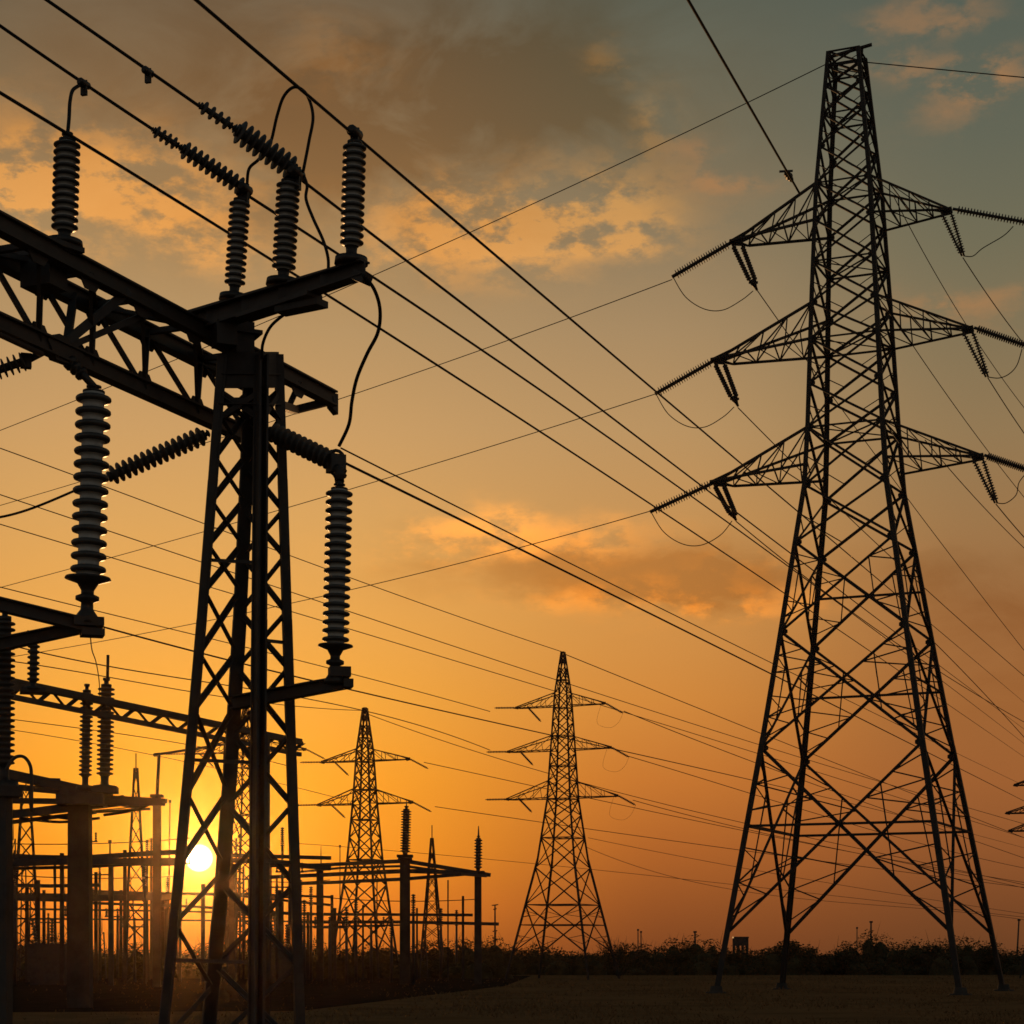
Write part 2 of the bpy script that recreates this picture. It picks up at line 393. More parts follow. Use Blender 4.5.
z_ = lambda y, Y: CAMH + (HY - y) / F * Y
BX, BY = 16.02, 94.0
big, btips, bcor, bctr = pylon('lattice_pylon', 'tallest dark lattice pylon with three crossarms standing in the field', BX, BY, math.radians(23),
    [(0, 5.40), (11.48, 3.56), (15.24, 3.00), (23.04, 1.88), (25.8, 1.72), (32.2, 1.46), (36.8, 1.24), (43.0, .70)],
    [2.66, 11.0, 16.3, 20.4, 23.05, 25.7, 27.7, 29.75, 31.4, 33.3, 35.2, 36.9, 38.6, 40.1, 41.4, 42.3, 43.0],
    [(35.2, 36.9, 5.69, 4.52), (29.75, 31.4, 6.71, 5.38), (24.0, 25.7, 6.85, 5.73)], (.265, .175), (.14, .09), lean=(.15, -.65), peakbar=True)
MY = 145.0
def mz(y): return z_(y, MY)
mid_p, mtips, mcor, mctr = pylon('lattice_pylon', 'small pylon with three crossarms in front of the scrub, left of the tallest pylon', (563 - 512) / F * MY, MY, math.radians(23),
    [(0, 3.10), (mz(860), 1.38), (mz(800), .86), (mz(752), .68), (mz(693), .45), (mz(652), .10)],
    [1.9, mz(905), mz(868), mz(838), mz(815), mz(799), mz(781), mz(766), mz(753), mz(736), mz(722), mz(708), mz(694), mz(680), mz(667), mz(654)],
    [(mz(706), mz(693), 3.75, 3.15), (mz(750), mz(736), 4.4, 3.6), (mz(798), mz(781), 4.5, 4.1)], (.16, .10), (.085, .06), foot=False, detail=1)
LY = 150.0
def lz(y): return z_(y, LY)
left_p, ltips, _, lctr = pylon('lattice_pylon', 'narrow pylon with two crossarms behind the concrete busbar columns', (365 - 512) / F * LY, LY, math.radians(20),
    [(0, 1.95), (lz(860), .98), (lz(800), .66), (lz(750), .46), (lz(708), .12)],
    [1.9, lz(915), lz(885), lz(860), lz(838), lz(820), lz(804), lz(790), lz(776), lz(762), lz(750), lz(738), lz(724), lz(710)],
    [(lz(761), lz(749), 3.6, 3.5), (lz(804), lz(789), 3.9, 3.75)], (.16, .12), (.10, .075), foot=False, detail=1)
HYD = 165.0
def hz(y): return z_(y, HYD)
hid_p, htips, _, _ = pylon('lattice_pylon', 'pylon mostly hidden behind the near gantry mast, one wide crossarm showing', (246 - 512) / F * HYD, HYD, math.radians(20),
    [(0, 2.3), (hz(860), 1.05), (hz(745), .55), (hz(708), .15)],
    [1.9, hz(915), hz(885), hz(860), hz(838), hz(815), hz(790), hz(768), hz(752), hz(740), hz(725), hz(710)],
    [(hz(752), hz(738), 5.6, 5.3)], (.17, .12), (.10, .075), foot=False, detail=1)
EY = 150.0
def ez(y): return z_(y, EY)
edge_p, etips, _, _ = pylon('lattice_pylon', 'distant pylon at the right edge, only its left arm ends showing', (1062 - 512) / F * EY, EY, math.radians(23),
    [(0, 2.6), (ez(860), 1.2), (ez(780), .6), (ez(735), .15)],
    [1.9, ez(915), ez(885), ez(860), ez(838), ez(822), ez(806), ez(792), ez(779), ez(765), ez(750), ez(736)],
    [(ez(784), ez(770), 3.5, 3.4), (ez(812), ez(798), 4.1, 4.0), (ez(830), ez(815), 3.9, 3.9)], (.16, .12), (.10, .075), foot=False, detail=1)

# ------------------------------------------------------------------ insulators
def shed_profile(Lg, n, rc, rs, end=.0, alt=None, thin=False):
    pr = [(0, rc)]; p = (Lg - 2 * end) / n
    for i in range(n):
        r = rs * (alt if (alt and i % 2) else 1); t = end + i * p
        if thin: pr += [(t + .20 * p, rc), (t + .28 * p, r * .88), (t + .38 * p, r), (t + .52 * p, r * .97), (t + .60 * p, r * .72), (t + .68 * p, rc)]
        else: pr += [(t + .12 * p, rc), (t + .18 * p, rc * 1.1), (t + .28 * p, r * .91), (t + .38 * p, r * .99), (t + .52 * p, r), (t + .64 * p, r * .95), (t + .72 * p, r * .74), (t + .78 * p, rc * 1.1), (t + .84 * p, rc)]
    return pr + [(Lg, rc)]
def post_insulator(label, pb, pt, r, n, group='post insulators', bell=False, mp=None, name='post_insulator', base_w=1.35, cat='insulator', nseg=22):
    """standing column of sheds from pb (bottom) to pt (top)"""
    d = (pt - pb); Lg = d.length; d.normalize()
    root = thing(name, label, cat, pb, group)
    mp = mp or M_PORC
    b0, b1 = (.14, .08) if not bell else (.20, .03)
    q0, q1 = pb + d * Lg * b0, pt - d * Lg * b1
    mb = MB(); mb.lathe(q1, q0, shed_profile((q1 - q0).length, n, r * .60, r), nseg, r * .85); mb.m2 = M_CORE if mp is M_PORC else M_PORCD; mb.build('porcelain', mp, root)
    fb = MB()
    if bell:
        fb.lathe(q0, pb, [(0, r * .6), (.01, r * 1.25), (Lg * .012, r * 1.3), (Lg * .03, r * .6), (Lg * .06, r * .36), (Lg * .075, r * .36), (Lg * .085, r * .66), (Lg * .1, r * .66), (Lg * .11, r * .34), (Lg * .14, r * .36), (Lg * .18, r * .75), (Lg * .199, r * .8)], nseg)
    else:
        fb.lathe(q0, pb, [(0, r * .5), (Lg * .04, r * .46), (Lg * .075, r * .5), (Lg * .085, r * base_w), (Lg * .138, r * base_w * 1.05)], nseg)
    fb.build('base_flange', M_FIT, root)
    cb = MB(); cb.lathe(q1, pt, [(0, r * .62), (Lg * b1 * .3, r * .62), (Lg * b1 * .35, r * .28), (Lg * b1 * .7, r * .28), (Lg * b1 * .72, r * .42), (Lg * b1, r * .42)], 14)
    cb.build('cap', M_FIT, root)
    return root
def strain_string(label, pa, pb, r, n, group, mp=None, name='strain_insulator', fit=.10, nseg=18):
    d = pb - pa; Lg = d.length; d.normalize(); root = thing(name, label, 'insulator', pa, group)
    q0, q1 = pa + d * Lg * fit, pb - d * Lg * fit
    mb = MB(); mb.lathe(q0, q1, shed_profile((q1 - q0).length, n, r * .42, r, thin=True), nseg); mb.build('porcelain', mp or M_PORCD, root)
    for (s0, s1) in ((pa, q0), (pb, q1)):
        cb = MB(); dd = (s1 - s0); l = dd.length
        cb.lathe(s0, s1, [(0, r * .3), (l * .2, r * .42), (l * .35, r * .22), (l * .6, r * .22), (l * .7, r * .55), (l, r * .55)], 12); cb.build('end_fitting', M_FIT, root)
    return root
def smooth_pts(pts, n=10):
    out = []; m = len(pts)
    for i in range(m - 1):
        p0, p1, p2, p3 = pts[max(i - 1, 0)], pts[i], pts[i + 1], pts[min(i + 2, m - 1)]
        for k in range(n):
            t = k / n
            out.append(.5 * ((2 * p1) + (p2 - p0) * t + (2 * p0 - 5 * p1 + 4 * p2 - p3) * t * t + (3 * p1 - p0 - 3 * p2 + p3) * t ** 3))
    return out + [pts[-1]]
def polyfit(xs, ys, deg):
    n = deg + 1; x0 = sum(xs) / len(xs); sc = max(abs(x - x0) for x in xs) or 1
    A = [[sum(((x - x0) / sc) ** (i + j) for x in xs) for j in range(n)] for i in range(n)]
    B = [sum(y * ((x - x0) / sc) ** i for x, y in zip(xs, ys)) for i in range(n)]
    for i in range(n):
        piv = max(range(i, n), key=lambda r: abs(A[r][i])); A[i], A[piv] = A[piv], A[i]; B[i], B[piv] = B[piv], B[i]
        for r in range(i + 1, n):
            f = A[r][i] / A[i][i]
            for c in range(i, n): A[r][c] -= f * A[i][c]
            B[r] -= f * B[i]
    co = [0] * n
    for i in reversed(range(n)): co[i] = (B[i] - sum(A[i][c] * co[c] for c in range(i + 1, n))) / A[i][i]
    return lambda x: sum(c * ((x - x0) / sc) ** i for i, c in enumerate(co))
def span(label, pts, Y0, Y1, r, deg=2, group='overhead conductors', name='overhead_wire', cat='wire', n=48):
    """a hanging wire through measured points, Y0..Y1 metres away at its two ends"""
    xs = [p[0] for p in pts]; ys = [p[1] for p in pts]; fn = polyfit(xs, ys, min(deg, len(pts) - 1)); xa, xb = xs[0], xs[-1]
    P3 = []
    for i in range(n + 1):
        t = i / n; iy = lerp(1 / Y0, 1 / Y1, t); P3.append(P(lerp(xa, xb, t), fn(lerp(xa, xb, t)), 1 / iy))
    mb = MB(); mb.tube(P3, r, 6)
    return tag(mb.build(name, M_CABLE, None, P3[0]), label, cat, group)
def jumper(label, pts, r, group='jumper cables', name='jumper_cable', n=8):
    mb = MB(); q = smooth_pts([Vector(p) for p in pts], n); mb.tube(q, r, 7)
    return tag(mb.build(name, M_CABLE, None, q[0]), label, 'cable', group)

# ------------------------------------------------------------------ near gantry
VPX = 1390.0
def bY(x, Y0=26.0, x0=215.0): return Y0 * (VPX - x0) / (VPX - x)
gan = thing('lattice_gantry', 'near dark steel lattice gantry with box truss beam and tapering mast', 'gantry', (P(235, 955, 26).x, 26, 0))
legx = {0: ((217.5, 430), (204, 600), (188, 777), (181, 870), (166, 1010)), 1: ((248, 430), (236, 640), (226, 850), (209, 1010)),
        2: ((261, 430), (260, 640), (258.5, 850), (256.5, 1010)), 3: ((280.5, 430), (287, 640), (293, 850), (299, 1010))}
legd = {0: -.16, 1: .46, 2: -.46, 3: .14}
legw = {0: .112, 1: .135, 2: .142, 3: .108}
def legp(k, y):
    xs = [p[0] for p in legx[k]]; ys = [p[1] for p in legx[k]]
    fn = LEGF[k]; t = (y - 370) / 700; Y = 26 + legd[k] * lerp(.62, 1.35, t)
    return P(fn(y), y, Y)
LEGF = {k: polyfit([p[1] for p in legx[k]], [p[0] for p in legx[k]], 1 if k in (2, 3) else 2) for k in legx}
def gfoot(Y): return HY + CAMH / Y * F
cen = lambda y: sum((legp(k, y) for k in range(4)), Vector()) / 4
for k in range(4):
    mb = MB(); ys = [355, 480, 620, 760, 900, gfoot(26) + 3]
    out = (legp(k, 700) - cen(700)); out.z = 0
    for y0, y1 in zip(ys, ys[1:]):
        w = legw[k] * lerp(1.0, 1.15, (y0 - 355) / 700)
        mb.angle(legp(k, y1), legp(k, y0), w * 1.05, w * .2, up=out)
        mb.angle(legp(k, y1), legp(k, y0), w * 1.05, w * .2, up=out, flip=-1)
    mb.build('mast_leg', M_STEEL, gan)
    fb = MB(); pf = legp(k, gfoot(26) + 2); fb.box((pf.x, pf.y, .1), .5, .5, .5, .4); fb.build('footing', M_CONC, gan)
mb = MB()
def xrow(ka, kb_, ys, w=.064):
    for y0, y1 in zip(ys, ys[1:]): mb.angle(legp(ka, y0), legp(kb_, y1), w, .014); mb.angle(legp(kb_, y0), legp(ka, y1), w, .014, flip=-1)
xrow(0, 1, (412, 456, 500, 544, 590, 652, 708, 792, 862))
for (ka, ya, kb_, yb) in ((1, 872, 0, 922), (0, 922, 1, 986), (1, 986, 0, 1040), (0, 1040, 1, 1085)): mb.angle(legp(ka, ya), legp(kb_, yb), .07, .014)
xrow(1, 3, (418, 465, 510, 556, 612, 668, 735, 805, 884, 965, 1050))
for ka, kb_, ys in ((0, 2, (560, 760, 960)), (2, 3, (640, 860))):
    for y in ys: mb.angle(legp(ka, y), legp(kb_, y + 3), .045, .012)
for y in (372, 402):
    for ka, kb_ in ((0, 2), (2, 3), (3, 1), (1, 0)): mb.angle(legp(ka, y), legp(kb_, y), .09)
mb.build('mast_bracing', M_STEEL, gan)
# dense head of the mast
mb = MB()
for ka, kb_ in ((0, 2), (2, 3), (3, 1), (1, 0)):
    mb.plate([legp(ka, 352), legp(kb_, 352), legp(kb_, 388), legp(ka, 388)], .03)
    mb.angle(legp(ka, 392), legp(kb_, 420), .07); mb.angle(legp(kb_, 392), legp(ka, 420), .07)
pc = cen(345); mb.box(pc + Vector((-.14, 0, .02)), .24, .26, .5, .45)
mb.box(cen(338) + Vector((-.12, 0, .05)), .38, .36, .05, .45)
mb.build('mast_head', M_STEEL, gan)
# truss beam: two upper chords, one lower chord
hA = (HY - 337) / F * 26.0 + CAMH
def chord(px, fn_y): return P(px, fn_y(px), bY(px))
A_ = lambda x: P(x, HY - (hA - CAMH) * F / bY(x), bY(x))
BD = Vector((VPX - 512, F, 0)).normalized(); BN = Vector((-BD.y, BD.x, 0))
B_ = lambda x: A_(x) + BN * .68
C_ = lambda x: A_(x) + BN * .34 + Vector((0, 0, -.90))
XL, XR, XM = -170.0, 333.0, 262.0
for nm, fn, xe, w, h in (('top_chord', A_, XR, .16, .215), ('top_chord', B_, 300, .16, .21), ('bottom_chord', C_, 272, .16, .20)):
    mb = MB(); p, q = fn(XL), fn(xe)
    mb.prism(p, q, [(-w / 2, -h / 2), (w / 2, -h / 2), (w / 2, -h / 2 + .025), (-w / 2 + .025, -h / 2 + .025), (-w / 2 + .025, h / 2 - .025), (w / 2, h / 2 - .025), (w / 2, h / 2), (-w / 2, h / 2)])
    mb.bar(p, q, .05, h * .98)
    mb.build(nm, M_STEEL, gan)
mb = MB(); xs = [XL + i * 52 for i in range(11)]
for i, (x0, x1) in enumerate(zip(xs, xs[1:])):
    if x1 > 300: break
    f0, f1 = (A_, B_) if i % 2 else (B_, A_)
    mb.angle(f0(x0), f1(x1), .075, .014); mb.angle(A_(x1), B_(x1), .07, .014)
    xm = (x0 + x1) / 2
    mb.angle(B_(x0), C_(xm), .075, .014); mb.angle(C_(xm), B_(x1), .075, .014, flip=-1)
    mb.angle(A_(x0), C_(xm), .045, .012)
    for fn in (A_, B_):
        p = fn(x1); mb.plate([p + BD * .22 + Vector((0, 0, -.08)), p - BD * .22 + Vector((0, 0, -.08)), p - BD * .10 + Vector((0, 0, -.22)), p + BD * .10 + Vector((0, 0, -.22))], .016)
    p = C_(xm); mb.plate([p + BD * .2 + Vector((0, 0, .07)), p - BD * .2 + Vector((0, 0, .07)), p - BD * .1 + Vector((0, 0, .2)), p + BD * .1 + Vector((0, 0, .2))], .016)
mb.build('beam_bracing', M_STEEL, gan)
mb = MB()                                                    # cantilever nose and node plates
mb.bar(A_(333) + Vector((0, 0, -.02)), P(295, 410, bY(333) - .2), .12, .10); mb.bar(P(295, 410, bY(333) - .2), legp(3, 405), .12, .10)
mb.bar(A_(300), P(290, 404, bY(300)), .07); mb.plate([A_(333) + Vector((-.05, 0, .09)), A_(333) + Vector((.03, .1, .09)), A_(333) + Vector((.03, .1, -.2)), A_(333) + Vector((-.05, 0, -.12))], .1)
mb.build('cantilever_nose', M_STEEL, gan)
mb = MB(); pn = C_(88)
mb.plate([pn + BD * .34 + Vector((0, 0, .05)), pn + BD * .14 + Vector((0, 0, .17)), pn - BD * .14 + Vector((0, 0, .17)), pn - BD * .36 + Vector((0, 0, .05)), pn - BD * .2 - Vector((0, 0, .14)), pn + BD * .2 - Vector((0, 0, .12))], .10)
mb.bar(C_(92) + Vector((0, 0, .15)), A_(128), .10); mb.bar(C_(92) + Vector((0, 0, .15)), B_(122), .09); mb.bar(C_(96) + Vector((0, 0, .12)), A_(160), .07)
mb.rod(C_(-60) + Vector((.02, -.05, -.13)), C_(66) + Vector((.02, -.05, -.15)), .035)
mb.build('node_plate', M_STEEL, gan)
mb = MB(); p65 = A_(66) + BN * .1                             # saddle under the first post insulator
mb.box(p65 + Vector((0, 0, .12)), .42, .40, .06, .9); mb.box(p65 + BN * .2 + Vector((0, 0, -.16)), .34, .40, .30, 1.17); mb.bar(p65 + BN * -.15 + Vector((0, 0, .1)), p65 + BN * .55 + Vector((0, 0, .1)), .2, .06)
mb.build('saddle', M_STEEL, gan)
# crossbar carrying three posts
XB0, XB1 = P(195, 322, 26.0), P(365, 268, 24.1)
XB1.z = lerp(XB0.z, XB1.z, 1.0)
def xb(px): return lerp(XB0, XB1, ((px - 195) * 26.0 / F) / ((365 - 195) * 24.1 / F + (195 - 512) * (24.1 - 26.0) / F) if False else (px - 195) / 170.0)
mb = MB(); mb.ibeam(XB0 + Vector((0, 0, -.02)), XB1, .26, .28, k2=.66)
mb.bar(lerp(XB0, XB1, .3) + Vector((0, 0, -.14)), lerp(XB0, XB1, .72) + Vector((0, 0, -.13)), .26, .05)
mb.bar(lerp(XB0, XB1, .52) + Vector((0, 0, -.20)), lerp(XB0, XB1, .76) + Vector((.0, .1, -.22)), .22, .08)
for t in (.12, .34, .56, .8): mb.bar(lerp(XB0, XB1, t) + Vector((0, 0, -.11)), lerp(XB0, XB1, t) + Vector((0, 0, .11)), .22, .02)
mb.bar(lerp(XB0, XB1, .95) + Vector((0, 0, -.05)), lerp(XB0, XB1, 1.0) + Vector((.03, 0, -.14)), .16, .12)
mb.box(lerp(XB0, XB1, .18) + Vector((0, .05, -.26)), .26, .28, .30, .4)
mb.build('crossbar', M_STEEL, gan)
# lower bracket carrying the long right-hand insulator
BR0, BR1 = legp(1, 697), P(346, 682, 25.2)
BR0 = P(233, 703, 26.2)
mb = MB(); mb.ibeam(BR0, BR1, .16, .17, k2=.92); mb.box(BR1 + Vector((-.08, 0, .12)), .26, .24, .12, .2); mb.box(BR1 + Vector((.02, 0, -.02)), .12, .22, .1, .2)
mb.build('bracket_arm', M_STEEL, gan)

# posts on the gantry
tb = xb(238)
post_insulator('post insulator alone on the gantry truss beam, farthest left of the upright ones', P(64, 247, bY(65) + .1), P(67.5, 133, bY(65) + .1), .152, 12, 'ribbed post insulators on the gantry')
i2b, i2t = xb(236) + Vector((0, 0, .11)), P(240.5, 193, 25.5)
post_insulator('post insulator nearest the mast, first of three on the short crossbar', i2b, i2t, .132, 13, 'ribbed post insulators on the gantry')
i3b, i3t = xb(286) + Vector((0, 0, .10)), P(289, 174, 24.95)
post_insulator('post insulator in the middle of three on the short crossbar', i3b, i3t, .148, 13, 'ribbed post insulators on the gantry')
i4b, i4t = xb(352) + Vector((0, 0, .09)), P(355, 134, 24.2)
post_insulator('post insulator at the outer tip of the short crossbar', i4b, i4t, .142, 14, 'ribbed post insulators on the gantry')
# long insulators
YL = bY(95)
post_insulator('large pale grey insulator column hanging under the gantry beam left of the mast', P(86.5, 624, YL), P(94, 386, YL), .205, 14, 'long insulator columns by the mast', bell=True)
post_insulator('long dark insulator column standing on the bracket right of the mast', P(334.5, 684, 25.2), P(339.5, 484, 25.2), .168, 18, 'long insulator columns by the mast', bell=True)
mb = MB(); h_ = C_(94) ; hb = P(94, 387, YL)
mb.lathe(h_ + Vector((0, 0, -.08)), hb, [(0, .09), (.05, .09), (.06, .05), (.11, .05), (.12, .085), (.14, .085), (.15, .05), (.2, .05), (.21, .08), (.24, .08), (.25, .05)], 12)
mb.rod(h_ + Vector((0, 0, -.05)), hb, .045)
mb.build('hanger', M_FIT, gan)
# strain strings along the conductors
def wpt(pts, x):
    fn = polyfit([p[0] for p in pts], [p[1] for p in pts], 2); return fn(x)
W1 = [(150, -36), (193, 0), (270, 62), (355, 135), (400, 167), (500, 253), (600, 343), (700, 431), (737, 464), (797, 520), (930, 625), (1024, 695)]
W2a = [(20, -18), (48, 0), (148, 71), (205, 110)]
W2b = [(298, 176), (338, 208), (400, 257), (500, 334), (655, 450), (715, 495), (790, 552), (940, 667), (1024, 729)]
W3a = [(-40, -2), (0, 25), (84, 84), (157, 132)]
W3b = [(246, 191), (300, 231), (345, 262), (400, 294), (500, 364), (626, 450), (700, 500), (786, 562), (947, 690), (1024, 741)]
W4 = [(-40, 68), (0, 92), (72, 137), (155, 187), (235, 237), (330, 298), (400, 343), (566, 450), (640, 499), (786, 586), (947, 704), (1024, 760)]
def depth(xp, Yp): return lambda x: 1 / (1 / Yp + (x - xp) * (1 / 260.0 - 1 / Yp) / (1024 - xp))
def depth2(xp, Yp, x0, Y0): return lambda x: 1 / (1 / Yp + (x - xp) * (1 / Y0 - 1 / Yp) / (x0 - xp))
wy2a, wy3a = depth2(297, 24.95, 20, 23.0), depth2(246, 25.5, -40, 23.4)
wy1, wy2, wy3, wy4 = depth(355, 24.2), depth(297, 24.95), depth(246, 25.5), depth(235, 27.2)
WR = .0195
def wspan(label, pts, wy): return span(label, pts, wy(pts[0][0]), wy(pts[-1][0]), WR, 2, 'thick conductors over the gantry')
wspan('topmost thick conductor, clamped to the outer crossbar post', W1, wy1)
wspan('thick conductor coming down from the top edge to the longer upper strain insulator', W2a, wy2a)
wspan('thick conductor leaving the middle crossbar post towards the tall pylon', W2b, wy2)
wspan('thick conductor clamped above the lone beam post, ending at the lower strain insulator', W3a, wy3a)
wspan('thick conductor leaving the crossbar post nearest the mast', W3b, wy3)
wspan('lowest thick conductor, crossing behind the crossbar posts without touching them', W4, wy4)
W5 = [(334, 457), (400, 491), (465, 522), (560, 568), (640, 610), (771, 672), (955, 768), (1024, 800)]
span('slim wire just above the thick conductor, leaving the hooped fitting beside the mast', [(341, 448), (400, 478), (510, 533), (640, 599), (771, 662), (955, 752), (1024, 786)], 25.6, 150, .0105, 2, 'thin background lines')
span('thick conductor running right from the strain insulator beside the mast', W5, 26.2, 150, .018, 2, 'thick conductors over the gantry')
def on(pts, x, dy=0): return P(x, wpt(pts, x) + dy, wy1(x))
W2c = W2a + W2b; W3c = W3a + W3b
strain_string('strain insulator of small discs at the upper end of the pair, on the upper conductor', P(198, 104, wy2a(198)), P(234, 128, wy2a(234)), .085, 4, 'strain insulators on the thick conductors')
strain_string('fat strain insulator meeting the middle crossbar post', P(234, 128, wy2a(234)), P(297, 172, 24.95), .150, 9, 'strain insulators on the thick conductors', fit=.06)
strain_string('strain insulator of small discs on the lower conductor, before the slimmer long one', P(152, 129, wy3a(152)), P(180, 147, wy3a(180)), .080, 4, 'strain insulators on the thick conductors')
strain_string('slimmer long strain insulator meeting the crossbar post nearest the mast', P(180, 147, wy3a(180)), P(246, 190, 25.5), .115, 10, 'strain insulators on the thick conductors', fit=.05)
def clamp(label, p, d, s=.1):
    mb = MB(); d = d.normalized(); mb.lathe(p - d * s * 1.4, p + d * s * 1.4, [(0, s * .3), (s * .4, s * .55), (s * 2.3, s * .55), (s * 2.8, s * .3)], 10); mb.bar(p, p + Vector((0, 0, -s * 1.5)), s * .8, s * .5); mb.rod(p + Vector((s * .3, 0, s * .5)), p + Vector((s * .3, 0, -s * 1.1)), s * .16)
    return tag(mb.build('line_clamp', M_FIT, None, p), label, 'clamp', 'clamps on the conductors')
wd = (on(W1, 360) - on(W1, 340))
clamp('bolted clamp on top of the outer crossbar post', P(355, 133, 24.2), wd, .12)
clamp('clamp on the thick conductor above the lone beam post', P(84, 84, wy3a(84)), wd, .09)
clamp('small damper hanging on the thick conductor near the top edge', P(148, 72, wy2a(148)), wd, .085)
clamp('clamp where the fat strain insulator meets the middle crossbar post', P(296, 173, 24.95), wd, .14)
clamp('clamp where the slimmer strain insulator meets the post nearest the mast', P(245, 189, 25.5), wd, .12)
J = lambda pts, Y0, Y1: [P(x, y, lerp(Y0, Y1, i / (len(pts) - 1))) for i, (x, y) in enumerate(pts)]
jumper('tall looped cable arching between the two inner crossbar posts', J([(247, 187), (249, 169), (259, 159), (270, 144), (277, 116), (284, 96), (295, 87), (307, 95), (313, 116), (309, 141), (303, 172)], 25.5, 24.9), .020)
jumper('cable dropping from the middle crossbar post to the crossbar', J([(304, 176), (307, 186), (306, 199), (313, 218), (323, 240), (328, 258), (328, 274)], 24.9, 24.5), .020)
jumper('long wavy cable from the crossbar tip down to the mast side strain insulator', J([(363, 275), (374, 289), (380, 309), (378, 332), (367, 354), (357, 378), (352, 401), (349, 424), (339, 446)], 24.0, 25.6), .0225)
jumper('short curved cable from under the crossbar into the mast head', J([(286, 313), (271, 326), (263, 343), (262, 358)], 25.2, 25.6), .020)
jumper('short cable from the conductor clamp down to the lone beam post', J([(82, 84), (73, 90), (70, 101), (69, 118), (67.5, 134)], wy3a(84), bY(65) + .1), .022)
# strain strings around the mast
LS1a, LS1b = P(209, 433, 26.0), P(104, 479, 25.5)
strain_string('slanting strain insulator from the left side of the mast, passing the pale column', LS1a, LS1b, .125, 15, 'strain insulators at the gantry', fit=.06)
span('dark wire drooping left from behind the pale insulator column', [(104, 479), (71, 491), (48, 503), (24, 512), (0, 516), (-40, 517)], 25.5, 24.0, .017, 3, 'thick conductors over the gantry')
strain_string('strain insulator slanting right from the mast to the long dark column', P(268, 430, 25.9), P(336, 463, 25.6), .130, 11, 'strain insulators at the gantry', fit=.06)
strain_string('strain insulator cut by the left edge under the truss beam', P(28, 360, 23.2), P(-70, 393, 23.0), .11, 15, 'strain insulators at the gantry', fit=.03)
mb = MB(); mb.rod(C_(72) + Vector((0, 0, -.06)), P(27, 360.5, 23.2), .04); mb.box(P(26, 361, 23.2), .12, .1, .16, .3); mb.build('tie_rod', M_STEEL, gan)
mb = MB()
pk = P(336, 464, 25.6); mb.box(pk, .2, .18, .22, .5); mb.rod(pk, P(339.5, 486, 25.2), .05); mb.lathe(P(340, 468, 25.3), P(339.5, 486, 25.2), [(0, .05), (.04, .09), (.06, .05), (.11, .09), (.13, .05), (.2, .06)], 10)
hoop = [pk + Vector((.11 * math.cos(a), 0, .02 + .15 * math.sin(a))) for a in [i * math.pi / 8 for i in range(17)]]
mb.tube(hoop, .022); tag(mb.build('arcing_horn', M_FIT, None, pk), 'hooped fitting above the long dark column right of the mast', 'fitting')

# ------------------------------------------------------------------ near switchgear on the left edge
sw = thing('switchgear_frame', 'dark switchgear frame with bracket arms reaching in at the left edge', 'frame', (P(4, 955, 24.6).x, 24.6, 0))
q = P(4, 955, 24.6)
mb = MB(); mb.bar(Vector((q.x, q.y, 0)), P(4, 792, 24.6), .15, .15); mb.box(P(5, 792, 24.6), .36, .36, .12, .3); mb.build('support_post', M_STEEL, sw)
tipb = P(88, 626, YL)
mb = MB(); mb.ibeam(P(-60, 590, 22.8), tipb + Vector((.1, 0, -.02)), .16, .15); mb.build('bracket_arm', M_STEEL, sw)
mb = MB(); mb.ibeam(P(-60, 657, 24.0), tipb + Vector((-.06, .05, .0)), .15, .16, k2=.85); mb.box(tipb + Vector((0, 0, .04)), .34, .3, .1, .3); mb.box(tipb + Vector((.05, 0, -.08)), .26, .26, .08, .3); mb.build('bracket_arm', M_STEEL, sw)
mb = MB(); mb.tube(smooth_pts(J([(6, 770), (10, 763), (16, 757), (24, 757), (30, 765), (31.5, 778), (31.5, 812)], 24.4, 24.4), 6), .022); mb.build('bent_pipe', M_STEEL, sw)
post_insulator('dark stacked insulator column cut by the left edge', P(4, 792, 24.6), P(5, 606, 24.6), .125, 24, 'dark insulator columns at the left', mp=M_PORCD)
post_insulator('short dark insulator between the bracket arm and the truss beam', P(33, 690, 33.5), P(34, 634, 33.5), .10, 8, 'dark insulator columns at the left', mp=M_PORCD)
tr = thing('busbar_truss', 'slim steel truss beam running behind the mast from the left edge', 'truss', (P(0, 955, 34).x, 34, 0))
tY = lambda x: 34 * VPX / (VPX - x)
tT = lambda x: P(x, 679.5 + .208 * x, tY(x)); tB = lambda x: P(x, 694.5 + .2 * x, tY(x))
def tD(x): return tT(x) + BN * .4
mb = MB(); mb.bar(tT(-60), tT(300), .12, .12); mb.build('upper_chord', M_STEEL, tr)
mb = MB(); mb.bar(tB(-60), tB(300), .085, .085); mb.build('lower_chord', M_STEEL, tr)
mb = MB(); x = -60
while x < 290:
    mb.angle(tT(x), tB(x + 14), .055); mb.angle(tB(x + 14), tT(x + 28), .055); x += 28
mb.build('lacing', M_STEEL, tr)
mb = MB(); mb.rod(Vector((tB(266).x, tB(266).y, 0)), tT(266), .09); mb.build('support_post', M_STEEL, tr)
mb = MB(); mb.rod(Vector((tB(-50).x, tB(-50).y, 0)), tT(-50), .12); mb.build('support_post', M_STEEL, tr)
mb = MB(); mb.box(P(33, 691, 33.6), .4, .4, .08, .3); mb.bar(P(-6, 690, 33.6), tT(33), .1); mb.bar(P(-20, 655, 34.0), P(33, 636, 33.5), .1, .1); mb.bar(P(-20, 655, 34.0), tT(-20), .12); mb.bar(P(33, 636, 33.5), P(34, 632, 33.5), .16); mb.build('insulator_seat', M_STEEL, tr)

